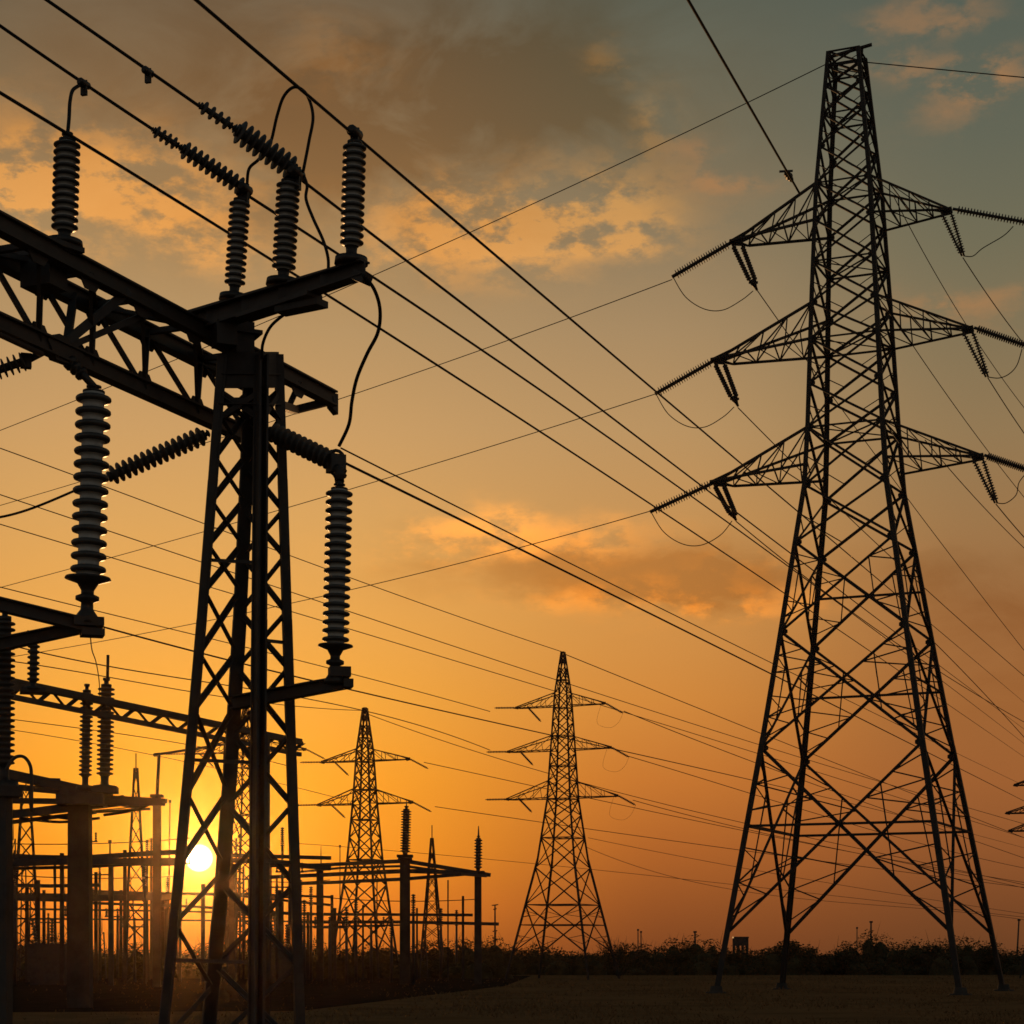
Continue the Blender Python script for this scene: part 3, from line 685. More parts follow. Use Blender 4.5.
# ------------------------------------------------------------------ yard: columns, busbars, spires
def column_thing(label, px, ytop, Y, wpx, group=None, round_=False):
    p = P(px, ytop, Y); w = wpx * Y / F; t = thing('concrete_column', label, 'column', (p.x, Y, 0), group)
    mb = MB()
    if round_: mb.rod(Vector((p.x, Y, -.2)), p, w / 2 * 1.08, 16, w / 2 * .95)
    else: mb.bar(Vector((p.x, Y, -.2)), p, w * 1.05, w * .9, up=(0, 1, 0), w2=w * .95, h2=w * .85)
    mb.build('shaft', M_CONC, t)
    mb = MB(); mb.box(p + Vector((0, 0, .06)), w * 1.35, w * 1.3, .14); mb.build('cap_plate', M_STEEL, t)
    return t, p
CY = 66.0
t, pc0 = column_thing('thickest concrete column carrying a cluttered platform at left', 80, 805, CY, 21.5)
mb = MB()
for (x0, y0, x1, y1, w, d0, d1) in ((-30, 766, 112, 797, .34, -1, .5), (-30, 800, 164, 803, .20, 1, -.6), (-20, 818, 104, 804, .28, .6, .3), (60, 790, 140, 806, .26, -.7, .4), (100, 797, 166, 801, .16, .4, -.6), (-10, 785, 70, 792, .22, 1.4, 1.0), (20, 812, 124, 797, .14, 1.5, 1.2), (-20, 826, 96, 812, .14, 1.8, 1.4), (100, 807, 158, 800, .11, .8, .2), (-20, 778, 60, 780, .12, 2.2, 2.0), (95, 812, 150, 809, .09, 1.0, .6), (-20, 806, 70, 819, .10, 2.0, 1.2)):
    mb.bar(P(x0, y0, CY + d0), P(x1, y1, CY + d1), w, w * .9)
mb.box(P(82, 800, CY), 1.5, 1.4, .35, .1); mb.box(P(105, 790, CY - .2), .8, .8, .2, .1)
mb.build('platform', M_STEEL, t)
mb = MB(); mb.tube(smooth_pts(J([(104, 815), (130, 811), (150, 804), (157, 797)], CY + .5, CY - .5), 6), .05); mb.tube(smooth_pts(J([(20, 818), (60, 822), (100, 818)], CY, CY + .5), 6), .05); mb.build('cable_tail', M_CABLE, t)
for px, yt, yb, r, lab in ((86, 684, 792, .21, 'slimmer of two insulator columns standing on the cluttered platform'), (105.5, 678, 792, .27, 'fatter of two insulator columns standing on the cluttered platform')):
    post_insulator(lab, P(px - 1, yb, CY - .2), P(px + 1, yt, CY - .2), r, 19, 'dark insulator columns at the left', mp=M_PORCD)
mb = MB(); mb.rod(P(107.5, 680, CY - .2), P(108, 655, CY - .2), .05); tag(mb.build('lightning_rod', M_STEEL, None, P(107.5, 680, CY - .2)), 'short rod on top of the fatter platform insulator', 'rod')

def spire(label, px, ytop, Y, hw_top, hw_base, n=11, group='lattice spires in the yard'):
    p = P(px, ytop, Y); t = thing('lattice_spire', label, 'mast', (p.x, Y, 0), group); H = p.z; O = Vector((p.x, Y, 0))
    k = Y / F
    cr = lambda i, z: O + Vector((0, 0, z)) + Vector(((-1, 1, 1, -1)[i] * .92, (-1, -1, 1, 1)[i] * .92, 0)) * lerp(hw_base, hw_top, z / H) * k + Vector(((-1, -1, 1, 1)[i] * -.2, 0, 0)) * lerp(hw_base, hw_top, z / H) * k
    for i in range(4):
        mb = MB(); mb.angle(cr(i, 0), cr(i, H), .12); mb.bar(cr(i, 0), cr(i, H), .075); mb.build('leg', M_PYLON, t)
    mb = MB()
    for j in range(n):
        z0, z1 = H * (1 - (1 - j / n) ** 1.0), H * (j + 1) / n
        for i in range(4):
            i2 = (i + 1) % 4; mb.angle(cr(i, z0), cr(i2, z1), .055); mb.angle(cr(i2, z0), cr(i, z1), .055)
    mb.rod(O + Vector((0, 0, H - .2)), O + Vector((0, 0, H + 1.0)), .04); mb.build('bracing', M_PYLON, t)
spire('slender lattice spire left of the sun, pointed top above the busbars', 136, 768, 140, 1.5, 14)
spire('lattice spire beside the left edge, under the cluttered platform', 26, 790, 128, 4, 17)
spire('lattice spire between the concrete columns right of the mast', 432, 838, 160, .8, 12)
spire('lattice spire half hidden by the mast, just right of the sun', 227, 742, 120, 2, 8)

def bus_gantry(label, cols, beams, Y, wpx, rows=2):
    p0 = P(cols[0][0], HY, Y); t = thing('busbar_gantry', label, 'gantry', (p0.x, Y, 0), None)
    for (px, yt, w, dY) in cols:
        mb = MB(); p = P(px, yt, Y + dY); ww = w * (Y + dY) / F
        mb.bar(Vector((p.x, p.y, -.2)), p, ww, ww * .9, up=(0, 1, 0), w2=ww * .92, h2=ww * .85); w > 5 and mb.box(p + Vector((0, 0, .05)), ww * 1.5, ww * 1.5, .14); mb.build('column', M_CONC, t)
    for (pts, w, dY) in beams:
        mb = MB(); q = [P(x, y, Y + d) for x, y, d in pts]
        for a, c in zip(q, q[1:]):
            mb.bar(a, c, w, w * 1.1)
        mb.build('beam', M_STEEL, t)
    return t
GY = 118.0
bus_gantry('busbar gantry on three concrete columns right of the mast', [(320, 866, 7, 14), (405, 857, 10.5, 0), (478, 873, 7.5, 2)],
    [([(250, 866, 18), (320, 865, 14), (405, 861, 0), (490, 875, 2.5)], .20, 0), ([(250, 878, 18), (320, 875, 14), (405, 871, 0), (484, 873, 2)], .22, 0), ([(290, 884, 14), (320, 883, 14), (405, 879, 0), (478, 873, 1)], .18, 0), ([(405, 866, 0), (460, 874, -1.5), (486, 876, 2)], .14, 0),
     ([(300, 872, 22), (340, 868, 8), (405, 866, -.3)], .12, 0)], GY, 8)
post_insulator('dark insulator spike on the middle concrete column right of the mast', P(405, 860, GY), P(406.5, 806, GY), .30, 16, 'dark insulators on the concrete columns', mp=M_PORCD, nseg=14)
post_insulator('dark tapering insulator spike on the outermost concrete column', P(478, 874, GY + 2), P(478.5, 836, GY + 2), .24, 10, 'dark insulators on the concrete columns', mp=M_PORCD, nseg=14)
for px, y0, y1, Y, r, lab in ((406.5, 808, 800, GY, .05, 'thin rod on the middle column insulator'), (478.5, 838, 826, GY + 2, .07, 'pointed rod on the outermost column insulator'), (321, 867, 846, GY + 14, .05, 'thin rod on the innermost column right of the mast')):
    mb = MB(); mb.rod(P(px, y0, Y), P(px, y1, Y), r, 8, r * .35); tag(mb.build('lightning_rod', M_STEEL, None, P(px, y0, Y)), lab, 'rod', 'lightning rods on the columns')
bus_gantry('low busbar rail frame on thin posts, right of the mast', [(463, 896, 2.6, 0), (448, 880, 1.5, 2), (417, 908, 2, 5), (363, 905, 2, 8), (335, 908, 3, 5), (308, 912, 3, 7)],
    [([(290, 914, 10), (472, 915, 0)], .17, 0), ([(290, 922, 6), (400, 922, 3), (498, 924, -2)], .19, 0), ([(300, 927, 12), (405, 925, 5)], .1, 0)], 134, 3)
bus_gantry('long busbar gantry crossing behind the sun at left', [(157, 797, 8, 0), (111, 866, 5, 6), (125, 850, 3.6, 12), (62, 853, 4, 6), (96, 872, 3.4, 18), (38, 880, 4, 14), (180, 880, 3, 20), (232, 866, 6, 10), (10, 866, 6, 4)],
    [([(-60, 851, 4), (30, 857, 5), (80, 858, 5), (157, 853, 0), (182, 852, 1)], .24, 0), ([(222, 855, 9), (330, 858, 16)], .2, 0), ([(-60, 866, 3), (60, 862, 5), (157, 861, 0), (184, 861, 2)], .30, 0), ([(224, 860, 9), (250, 861, 9), (330, 868, 12)], .26, 0), ([(-40, 857, 9), (157, 864, 4), (183, 863, 6)], .22, 0), ([(-60, 870, 6), (80, 867, 6), (157, 863, 3)], .16, 0)], 108, 6)
bus_gantry('lower busbar rails behind the concrete column at left', [(70, 884, 3, 0), (27, 886, 3.5, 3), (146, 886, 3, 4), (55, 858, 2.4, 10), (203, 884, 4, 6), (250, 880, 4, 8), (8, 890, 4, 1), (280, 890, 4, 8)],
    [([(-60, 884, 0), (50, 886, 1), (100, 885, 2)], .2, 0), ([(-60, 896, 0), (70, 899, 0), (180, 897, 3)], .32, 0), ([(90, 893, 4), (220, 894, 5), (330, 905, 8)], .14, 0), ([(90, 903, 8), (200, 907, 8), (300, 914, 8)], .16, 0), ([(70, 890, 6), (300, 898, 9)], .10, 0)], 124, 5)
bus_gantry('farthest busbar gantry of slim posts low behind the others at left', [(5, 893, 3, 0), (44, 890, 3, 1), (84, 893, 3, 2), (121, 890, 3, 2), (163, 892, 3, 3), (226, 890, 3, 4), (262, 891, 3, 5), (298, 893, 3, 5), (332, 895, 3, 6)],
    [([(-40, 893, 0), (84, 895, 2), (163, 894, 3)], .16, 0), ([(218, 893, 4), (332, 897, 6)], .16, 0), ([(-40, 908, 0), (163, 911, 3), (332, 915, 6)], .13, 0), ([(-40, 918, 1), (163, 920, 3), (332, 922, 6)], .12, 0)], 152, 3)
mb = MB(); a = thing('lightning_mast', 'thin pole on the tall post with a sideways arm left of the mast', 'pole', P(157, 800, 108))
mb.rod(P(157, 798, 108), P(159, 755, 108), .09); mb.build('rod', M_STEEL, a); mb = MB(); mb.bar(P(154, 755, 108), P(226, 744, 112), .13); mb.rod(P(154, 755, 108), P(160, 754.5, 108), .1); mb.build('side_arm', M_STEEL, a)
for px, yt, Y, w, lean_, lab in ((110, 840, 121, 2.0, 0, 'thin pole left of the lattice spire, above the busbars'), (54, 866, 126, 2.2, -3, 'thin leaning pole behind the busbars near the left edge'), (170, 800, 150, 1.5, 2, 'thin leaning pole between the tall post and the sun'),
        (240, 835, 142, 2.4, 0, 'thin pole between the mast legs'), (271, 858, 138, 2.0, 0, 'thin pole inside the right half of the mast'), (340, 845, 160, 1.2, 0, 'thin pole left of the narrow pylon'),
        (641, 931, 230, 1.3, 0, 'shorter of two poles close together beyond the scrub'), (638, 929, 232, 1.3, 0, 'taller of two poles close together beyond the scrub'), (695, 931, 225, 2.2, 0, 'lone pole on the skyline left of the tall pylon'),
        (871, 921, 220, 2.0, 0, 'tallest skyline pole seen between the feet of the tall pylon'), (857, 927, 228, 1.2, 0, 'fainter skyline pole seen between the feet of the tall pylon'), (1019, 919, 210, 1.8, 3, 'leaning skyline pole by the right edge'),
        (92, 888, 136, 2.0, 0, 'thin short pole beside the thickest concrete column'), (18, 850, 140, 1.6, 2, 'thin pole in the lower left corner clutter'), (300, 880, 150, 1.6, 0, 'thin pole just right of the mast foot'), (377, 880, 170, 1.4, 0, 'thin pole behind the narrow pylon foot')):
    p = P(px, yt, Y); mb = MB(); r = w * Y / F / 2; mb.rod(Vector((p.x - lean_ * Y / F, Y, -.2)), p, r * 1.15, 8, r * .8); mb.box(p + Vector((0, 0, -.1)), r * 3.2, r * 2.2, .2)
    tag(mb.build('utility_pole', M_WOOD, None, (p.x, Y, 0)), lab, 'pole', 'poles in the yard and on the skyline')
p = P(495, 905, 190); t = thing('antenna_pole', 'skyline pole with short cross arms right of the concrete columns', 'pole', (p.x, 190, 0))
mb = MB(); mb.rod(Vector((p.x, 190, -.2)), p, .12, 8, .07); mb.build('pole', M_WOOD, t)
mb = MB()
for y, hw in ((905, 3.2), (909, 1.8), (931, 2.4), (940, 2.6)): mb.bar(P(495 - hw, y + .4, 190), P(495 + hw, y - .4, 190), .1)
mb.build('cross_arm', M_WOOD, t)
# slim equipment stands crowding the yard
rc_ = random.Random(91)
def stand(px, Y, h, kind):
    x = (px - 512) / F * Y; t = thing('equipment_stand', ('slim yard post topped by a ribbed insulator, among the crowded stands', 'slim yard post with a short cross bar, among the crowded stands', 'slim lattice sided yard post among the crowded stands')[kind], 'stand', (x, Y, 0), 'equipment stands crowding the yard')
    O = Vector((x, Y, 0)); T = O + Vector((0, 0, h)); mb = MB()
    if kind == 2:
        for sx_ in (-1, 1): mb.bar(O + Vector((sx_ * .30, 0, 0)), T + Vector((sx_ * .12, 0, 0)), .07)
        n = 9
        for j in range(n):
            f = lambda q, sg: O + Vector((sg * lerp(.30, .12, q), 0, h * q)); sg = 1 if j % 2 else -1
            mb.angle(f(j / n, sg), f((j + 1) / n, -sg), .05)
    else: mb.rod(O, T, .11, 8, .085)
    mb.build('post', M_STEEL, t)
    mb = MB()
    if kind == 0: mb.lathe(T, T + Vector((0, 0, 1.25)), shed_profile(1.25, 9, .06, .14), 10); mb.build('insulator', M_PORCD, t)
    elif kind == 1:
        mb.bar(T + Vector((-.9, 0, -.15)), T + Vector((.9, 0, -.15)), .09)
        for q in (-.8, 0, .8): mb.lathe(T + Vector((q, 0, -.12)), T + Vector((q, 0, .45)), shed_profile(.57, 5, .04, .09), 8)
        mb.build('cross_bar', M_STEEL, t)
    else: mb.rod(T + Vector((0, 0, -.1)), T + Vector((0, 0, 1.3)), .035, 6, .015); mb.build('rod', M_STEEL, t)
for px in (16, 33, 47, 66, 101, 117, 129, 146, 152, 166, 176, 231, 244, 268, 276, 304, 313, 329, 347, 356, 372, 390, 413, 424, 441, 456):
    Y = rc_.uniform(112, 158); tall = 1.0 if px < 300 else .72
    stand(px + rc_.uniform(-2, 2), Y, rc_.uniform(3.0, 7.0) * tall, rc_.choice((0, 0, 1, 2)))
for _ in range(30):
    px = rc_.uniform(-12, 335); stand(px if not 184 < px < 216 else px + 40, rc_.uniform(128, 166), rc_.uniform(3.5, 9.5), rc_.choice((0, 1, 2, 2)))
for px, Y, w_, h_, lab in ((52, 118, 2.6, 2.0, 'squat breaker cabinet with three bushings at the left edge of the yard'), (287, 126, 2.2, 1.8, 'squat breaker cabinet with three bushings between mast and first concrete column')):
    x = (px - 512) / F * Y; t = thing('breaker_cabinet', lab, 'cabinet', (x, Y, 0)); mb = MB(); mb.box((x, Y, .25 + h_ / 2), w_, 1.2, h_); mb.box((x, Y, .3 + h_), w_ * 1.06, 1.3, .1); mb.box((x, Y, .13), w_ * .9, 1.0, .25); mb.build('cabinet_body', M_STEEL, t)
    for q in (-.35, 0, .35):
        mb = MB(); mb.lathe(Vector((x + q * w_, Y, h_ + .3)), Vector((x + q * w_ * 1.25, Y, h_ + 1.8)), shed_profile(1.5, 9, .06, .14), 10); mb.build('bushing', M_PORCD, t)
for i, (xa, ya, xb_, yb_, Y0, Y1, lab) in enumerate(((-30, 842, 190, 838, 118, 130, 'upper slack wire across the yard left of the sun'), (-30, 872, 182, 876, 122, 130, 'slack wire just under the busbars left of the sun'), (222, 876, 330, 880, 122, 140, 'slack wire under the busbars inside the mast'), (300, 895, 480, 899, 130, 140, 'slack wire above the low busbar rails'), (-30, 812, 160, 804, 90, 108, 'slack wire from the cluttered platform to the tall post'))):
    lspan_pts = [(xa, ya), (lerp(xa, xb_, .5), (ya + yb_) / 2 + 4), (xb_, yb_)]
    mb = MB(); mb.tube([P(lerp(xa, xb_, k / 20), lerp(ya, yb_, k / 20) + 16 * (k / 20) * (1 - k / 20), lerp(Y0, Y1, k / 20)) for k in range(21)], .03, 5)
    tag(mb.build('slack_wire', M_CABLE, None, P(xa, ya, Y0)), lab, 'wire', 'slack wires in the yard')
# water tank beyond the scrub
p = P(740.5, 934, 205); t = thing('water_tank', 'boxy tank on a stilted frame beyond the scrub by the tall pylon', 'tank', (p.x, 205, 0)); k = 205 / F
mb = MB(); mb.box((p.x, 205, p.z - .35), 15 * k, 15 * k, .16); mb.box((p.x, 205, p.z - .8), 12.5 * k, 12.5 * k, .75); mb.build('tank_body', M_STEEL, t)
mb = MB()
for sx_ in (-1, -.33, .33, 1):
    for sy_ in (-1, 1): mb.bar((p.x + sx_ * 6.6 * k, 205 + sy_ * .6, -.1), (p.x + sx_ * 6.6 * k, 205 + sy_ * .6, p.z - .3), .13)
mb.angle((p.x - 6.6 * k, 204.4, 1.2), (p.x + 6.6 * k, 204.4, p.z - 1), .1); mb.angle((p.x + 6.6 * k, 204.4, 1.2), (p.x - 6.6 * k, 204.4, p.z - 1), .1)
mb.build('frame', M_STEEL, t)

# ------------------------------------------------------------------ strings and wires on the pylons
def dstring(label, pa, pb, r, group, n=22):
    d = pb - pa; mb = MB(); Lg = d.length
    mb.lathe(pa, pb, shed_profile(Lg, n, r * .38, r, end=Lg * .06, thin=True), 12)
    return tag(mb.build('insulator_string', M_PORCD, None, pa), label, 'insulator', group)
names = ('top', 'middle', 'bottom')
GB = 'insulator strings on the tall pylon'
ends = {0: ((672, 277), (757, 290), (1030, 223), (963, 256)), 1: ((655, 394), (738, 406), (1030, 347), (987, 377)), 2: ((650, 512), (736, 520), (1034, 472), (996, 503))}
for i in range(3):
    lt, rt = btips[i][-1], btips[i][1]; e = ends[i]; nm = names[i]
    ya, yb = lt.y, rt.y
    pe = P(*e[0], ya + .6); dstring(f'strain string reaching left from the left tip of the {nm} arm, tall pylon', lt + Vector((-.1, 0, 0)), pe, .22, GB)
    off = Vector((.22, .1, 0))
    pf = P(*e[1], ya + 2.2)
    dn = (pf - lt)
    for sgn in (-1, 1):
        a0 = lt + Vector((.16 + .22 * sgn, 0, -.1)); a1 = lt + dn * .84 + Vector((.13 * sgn, 0, 0))
        dstring(f'{"left" if sgn < 0 else "right"} hanging string of the pair below the left tip of the {nm} arm', a0, a1, .125, GB, 13)
    mb = MB(); mb.rod(lt + dn * .8, pf, .13, 8, .06); mb.bar(lt + dn * .84 + Vector((-.22, 0, 0)), lt + dn * .84 + Vector((.22, 0, 0)), .1); mb.rod(lt + dn * .84, lt + dn * .93, .16, 10, .09); tag(mb.build('end_clamp', M_FIT, None, pf), f'tapered clamp under the hanging strings, left tip of the {nm} arm', 'clamp', 'clamps on the tall pylon')
    pr = P(*e[2], yb - .8); dstring(f'strain string reaching right from the right tip of the {nm} arm, tall pylon', rt + Vector((.1, 0, .05)), pr, .18, GB)
    pv = P(*e[3], yb + .8)
    for sgn in (-1, 1):
        a0 = rt + Vector((-.2 + .22 * sgn, 0, -.1))
        dstring(f'{"left" if sgn < 0 else "right"} half of the V string below the right tip of the {nm} arm', a0, pv + Vector((.05 * sgn, 0, 0)), .115, GB, 15)
    # jumper loops
    (x0, y0), (x1, y1) = e[0], e[1]
    jumper(f'thin drooping jumper loop at the left end of the {nm} arm', J([(x0 + 1, y0), (lerp(x0, x1, .16), y0 + 20), (lerp(x0, x1, .38), y0 + 32), (lerp(x0, x1, .6), y0 + 33), (lerp(x0, x1, .82), y0 + 23), (x1 - 4, y1 + 1)], ya + .6, ya + 2.2), .022, 'jumper loops on the tall pylon')
    (x2, y2), (x3, y3) = e[2], e[3]
    jumper(f'thin jumper loop at the right end of the {nm} arm', J([(x3 + 1, y3), (x3 + 10, y3 + 0), (x3 + 20, y3 - 8), (lerp(x3, x2, .6), y3 - 20), (lerp(x3, x2, .75), lerp(y3, y2, .9))] if i != 1 else [(x3 + 1, y3), (x3 + 12, y3 + 1), (x3 + 22, y3 - 3), (x3 + 30, y3 - 12), (x3 + 35, y3 - 28)], yb + .8, yb), .022, 'jumper loops on the tall pylon')
T = .021
GT = 'thin wires from the tall pylon'
def tspan(label, pts, Y0, Y1, r=T, deg=2): return span(label, pts, Y0, Y1, r, deg, GT)
tspan('earth wire sloping left from the peak of the tall pylon', [(828, 62), (652, 150), (541, 201), (473, 231), (390, 268), (331, 293), (129, 378), (77, 399), (0, 431), (-40, 447)], 94.5, 130, .022)
tspan('earth wire leaving right from the peak of the tall pylon', [(866, 62), (910, 67), (1024, 77), (1070, 82)], 93.5, 90, .024)
tspan('wire sloping left from the top left strain string', [(672, 278), (573, 317), (508, 342), (435, 367), (338, 401), (203, 440), (71, 484), (0, 506), (-40, 518)], 97, 135)
tspan('wire sloping left from the middle left strain string', [(655, 394), (576, 419), (479, 450), (420, 468), (353, 491), (289, 508), (203, 530), (115, 555), (61, 571), (0, 588), (-40, 599)], 97.3, 138)
tspan('wire sloping left from the bottom left strain string', [(650, 512), (500, 552), (420, 573), (353, 588), (197, 623), (129, 639), (92, 643), (40, 652), (-40, 664)], 97.3, 140)
span('thick wire dropping from the top edge to the top left arm of the tall pylon', [(676, -22), (688, 0), (710, 38), (740, 91), (770, 142), (785, 170), (800, 192)], 62, 93.5, .055, 1, GT)
q0 = P(786, 172, 91.2); q1 = P(799, 191, 93.2); mb = MB(); mb.lathe(q0, q1, [(0, .05), (.2, .16), (.3, .08), (.5, .18), (.62, .08), (.8, .12), (1.1, .05)], 10); mb.bar(q0 + Vector((-.3, 0, .02)), q0 + Vector((.3, 0, .05)), .08)
tag(mb.build('line_clamp', M_FIT, None, q0), 'clamp ending the thick wire at the top left arm', 'clamp', 'clamps on the conductors')
for lab, pts in (('wire from the top left hanging strings down behind the middle arm', [(757, 291), (778, 320), (800, 350), (842, 408), (900, 490), (1024, 650)]),
                 ('wire from the middle left hanging strings down behind the bottom arm', [(738, 407), (772, 443), (800, 470), (900, 565), (1024, 676)]),
                 ('wire from the bottom left hanging strings passing behind the pylon legs', [(736, 521), (765, 545), (790, 566), (850, 610), (940, 672), (1024, 722)])):
    tspan(lab, pts, 96.5, 170, .026)
for lab, pts in (('wire from the top right V string to the right edge', [(963, 257), (980, 285), (1000, 313), (1024, 343), (1060, 386)]),
                 ('wire from the middle right V string to the right edge', [(988, 378), (1003, 402), (1024, 433), (1060, 482)]),
                 ('wire from the bottom right V string to the right edge', [(996, 504), (1008, 519), (1024, 537), (1060, 574)])):
    tspan(lab, pts, 92.6, 120, .026)
for lab, pts in (('wire emerging under the top right arm and curving to the right edge', [(893, 192), (910, 228), (925, 260), (945, 292), (968, 325), (994, 364), (1024, 408), (1050, 440)]),
                 ('wire emerging under the middle right arm and curving to the right edge', [(893, 315), (915, 350), (930, 371), (955, 404), (988, 452), (1024, 498), (1050, 528)]),
                 ('wire emerging under the bottom right arm and curving to the right edge', [(925, 440), (952, 472), (975, 498), (1003, 527), (1024, 548), (1050, 572)])):
    tspan(lab, pts, 98, 150, .024)
# thin background lines
GL = 'thin background lines'
def lspan(label, pts, Y0, Y1, r=.026, deg=3): return span(label, pts, Y0, Y1, r, deg, GL)
lspan('thin line meeting the peak of the small three armed pylon from the left', [(-40, 434), (0, 448), (75, 475), (150, 504), (204, 524), (289, 555), (325, 568), (400, 596), (526, 640), (563, 652)], 95, 145, .025)
lspan('thin line leaving the peak of the small three armed pylon to the right', [(564, 652), (595, 668), (650, 690), (700, 708), (764, 735), (850, 768), (1024, 838)], 145, 230, .03, 2)
lspan('thin line just under the highest background line, passing the top arm', [(-40, 482), (0, 494), (71, 519), (200, 559), (292, 593), (351, 612), (400, 630), (470, 652), (554, 680), (650, 708), (756, 744), (1024, 824)], 98, 220)
lspan('thin line third from the top behind the mast', [(-40, 513), (0, 525), (71, 544), (120, 559), (200, 584), (282, 607), (350, 631), (400, 646), (470, 667), (554, 690), (624, 711), (700, 735), (1024, 838)], 100, 225)
lspan('thin line ending at the top left arm tip of the small three armed pylon', [(-40, 577), (0, 587), (77, 605), (137, 622), (196, 636), (287, 655), (349, 674), (420, 693), (490, 711)], 100, 144)
lspan('thin line from the bracket tip below the pale column, passing behind the mast', [(101, 627), (193, 651), (290, 674), (350, 687), (467, 721), (545, 735), (640, 752), (760, 782), (1060, 858)], 23.7, 190, .0105)
lspan('thin line ending at the middle left arm tip of the small three armed pylon', [(17, 648), (92, 660), (133, 671), (191, 682), (300, 697), (370, 713), (452, 733), (490, 752)], 80, 144)
lspan('thin line ending at the narrow pylon peak', [(-40, 656), (41, 663), (99, 676), (191, 695), (300, 703), (365, 712)], 90, 150)
lspan('thin line from the narrow pylon peak to the bottom arm of the small pylon', [(365, 709), (400, 731), (440, 742), (491, 754), (560, 775), (640, 798), (740, 823), (1060, 893)], 150, 190)
lspan('faint line ending at the top left tip of the narrow pylon', [(-40, 712), (13, 720), (73, 727), (150, 738), (230, 753), (297, 768)], 120, 149)
lspan('faint line from the top right tip of the narrow pylon going right', [(424, 762), (483, 776), (526, 784), (600, 800), (700, 822), (780, 838), (1060, 888)], 148, 200)
lspan('faint line from the bottom right tip of the narrow pylon going right', [(435, 807), (500, 815), (560, 826), (640, 836), (740, 850), (1060, 892)], 148, 200)
lspan('faint line crossing under the slim truss at left', [(-40, 722), (11, 730), (77, 743), (150, 751), (200, 765), (297, 790), (350, 800)], 120, 175, .022)
lspan('faint lower line crossing below the arms of the narrow pylon', [(297, 842), (360, 850), (440, 856), (520, 860), (620, 872), (720, 884), (1060, 921)], 170, 210, .022)
lspan('thin line from the top right tip of the small pylon to the tall pylon legs', [(624, 711), (660, 726), (700, 742), (760, 764), (900, 815), (1024, 858)], 144, 220, .028)
lspan('thin line from the middle right tip of the small pylon to the tall pylon legs', [(625, 755), (660, 766), (700, 778), (750, 793), (900, 838), (1024, 868)], 144, 220, .026)
lspan('thin line from the bottom right tip of the small pylon to the tall pylon legs', [(633, 800), (660, 808), (700, 818), (750, 830), (900, 862), (1060, 896)], 144, 200, .024)
lspan('faint lowest line sagging right of the small pylon', [(585, 846), (620, 862), (660, 872), (700, 884), (750, 892), (860, 904), (1060, 926)], 180, 220, .022)
lspan('faint sagging line low between the small pylon and the tall pylon', [(588, 838), (630, 846), (680, 856), (740, 868), (860, 888), (1060, 919)], 180, 220, .022)
lspan('thin wire from behind the tall pylon down to the distant edge pylon, upper one', [(930, 640), (955, 660), (990, 700), (1024, 740), (1050, 765)], 110, 150, .024, 2)
jumper('thin cable dropping from the pale column bracket to the slim truss', J([(90, 632), (92, 650), (96, 662), (99, 680), (100, 700)], 24, 36), .008)
# short strings on the distant pylons
def minor(tips, ctr_y, who, offs):
    for i, row in enumerate(tips):
        nm = ('top', 'middle', 'bottom')[i] if len(tips) == 3 else (('upper', 'lower')[i] if len(tips) == 2 else 'only')
        lt, rt = row[-1], row[1]; k = ctr_y / F; g_ = f'short insulator strings on the {who}'
        dstring(f'short string pointing left off the {nm} arm, {who}', lt, lt + Vector((-21 * k, -.5, -1.0 * k)), .085, g_, 12)
        dstring(f'short string slanting down under the left {nm} arm, {who}', lt + Vector((12 * k, .2, .1)), lt + Vector((26 * k, 1.2, -12 * k)), .085, g_, 12)
        dstring(f'short string slanting down off the right {nm} arm tip, {who}', rt, rt + Vector((18 * k, .6, -9 * k)), .085, g_, 12)
        if 'small' in who: jumper(f'hair thin jumper loop under the right {nm} arm, {who}', [rt + Vector((18 * k, .6, -9 * k)), rt + Vector((13 * k, .5, -19 * k)), rt + Vector((4 * k, .3, -24 * k)), rt + Vector((-8 * k, .2, -19 * k)), rt + Vector((-4 * k, .1, -1 * k))], .008, f'jumper loops on the {who}', n=5)
minor(mtips, MY, 'small three armed pylon', None)
minor(ltips, LY, 'narrow two armed pylon', None)
minor(htips, HYD, 'half hidden pylon', None)

# ------------------------------------------------------------------ scrub
def leafcloud(mb, c, rx, ry, rz, n, size, rnd, hollow=.45):
    for _ in range(n):
        while True:
            d = Vector((rnd.uniform(-1, 1), rnd.uniform(-1, 1), rnd.uniform(-.6, 1)))
            if hollow < d.length <= 1.0 + rnd.random() * .08: break
        p = c + Vector((d.x * rx, d.y * ry, d.z * rz))
        if p.z < 0.02: continue
        s = size * rnd.uniform(.5, 1.3); a = Vector((rnd.uniform(-1, 1), rnd.uniform(-1, 1), rnd.uniform(-1, 1))).normalized(); U, V = MB.frame(a)
        mb.quad(p - U * s, p - V * s * .55, p + U * s, p + V * s * .55)
def core(mb, c, rx, ry, rz, rnd, n=9):
    prev = None
    for j in range(6):
        t = math.sin(math.pi / 2 * j / 5); rr = math.cos(math.pi / 2 * j / 5)
        ring = []
        for k in range(n):
            a = 2 * math.pi * k / n; q = rnd.uniform(.78, 1.05) * max(rr, .03); ring.append(len(mb.v)); mb.v.append(Vector((c.x + math.cos(a) * rx * q, c.y + math.sin(a) * ry * q, t * (c.z + rz))))
        if prev:
            for k in range(n): mb.f.append((prev[k], prev[(k + 1) % n], ring[(k + 1) % n], ring[k])); mb.sm.append(True)
        prev = ring
rs = random.Random(31)
scrub = MB(); twig = MB()
k = 182 / F
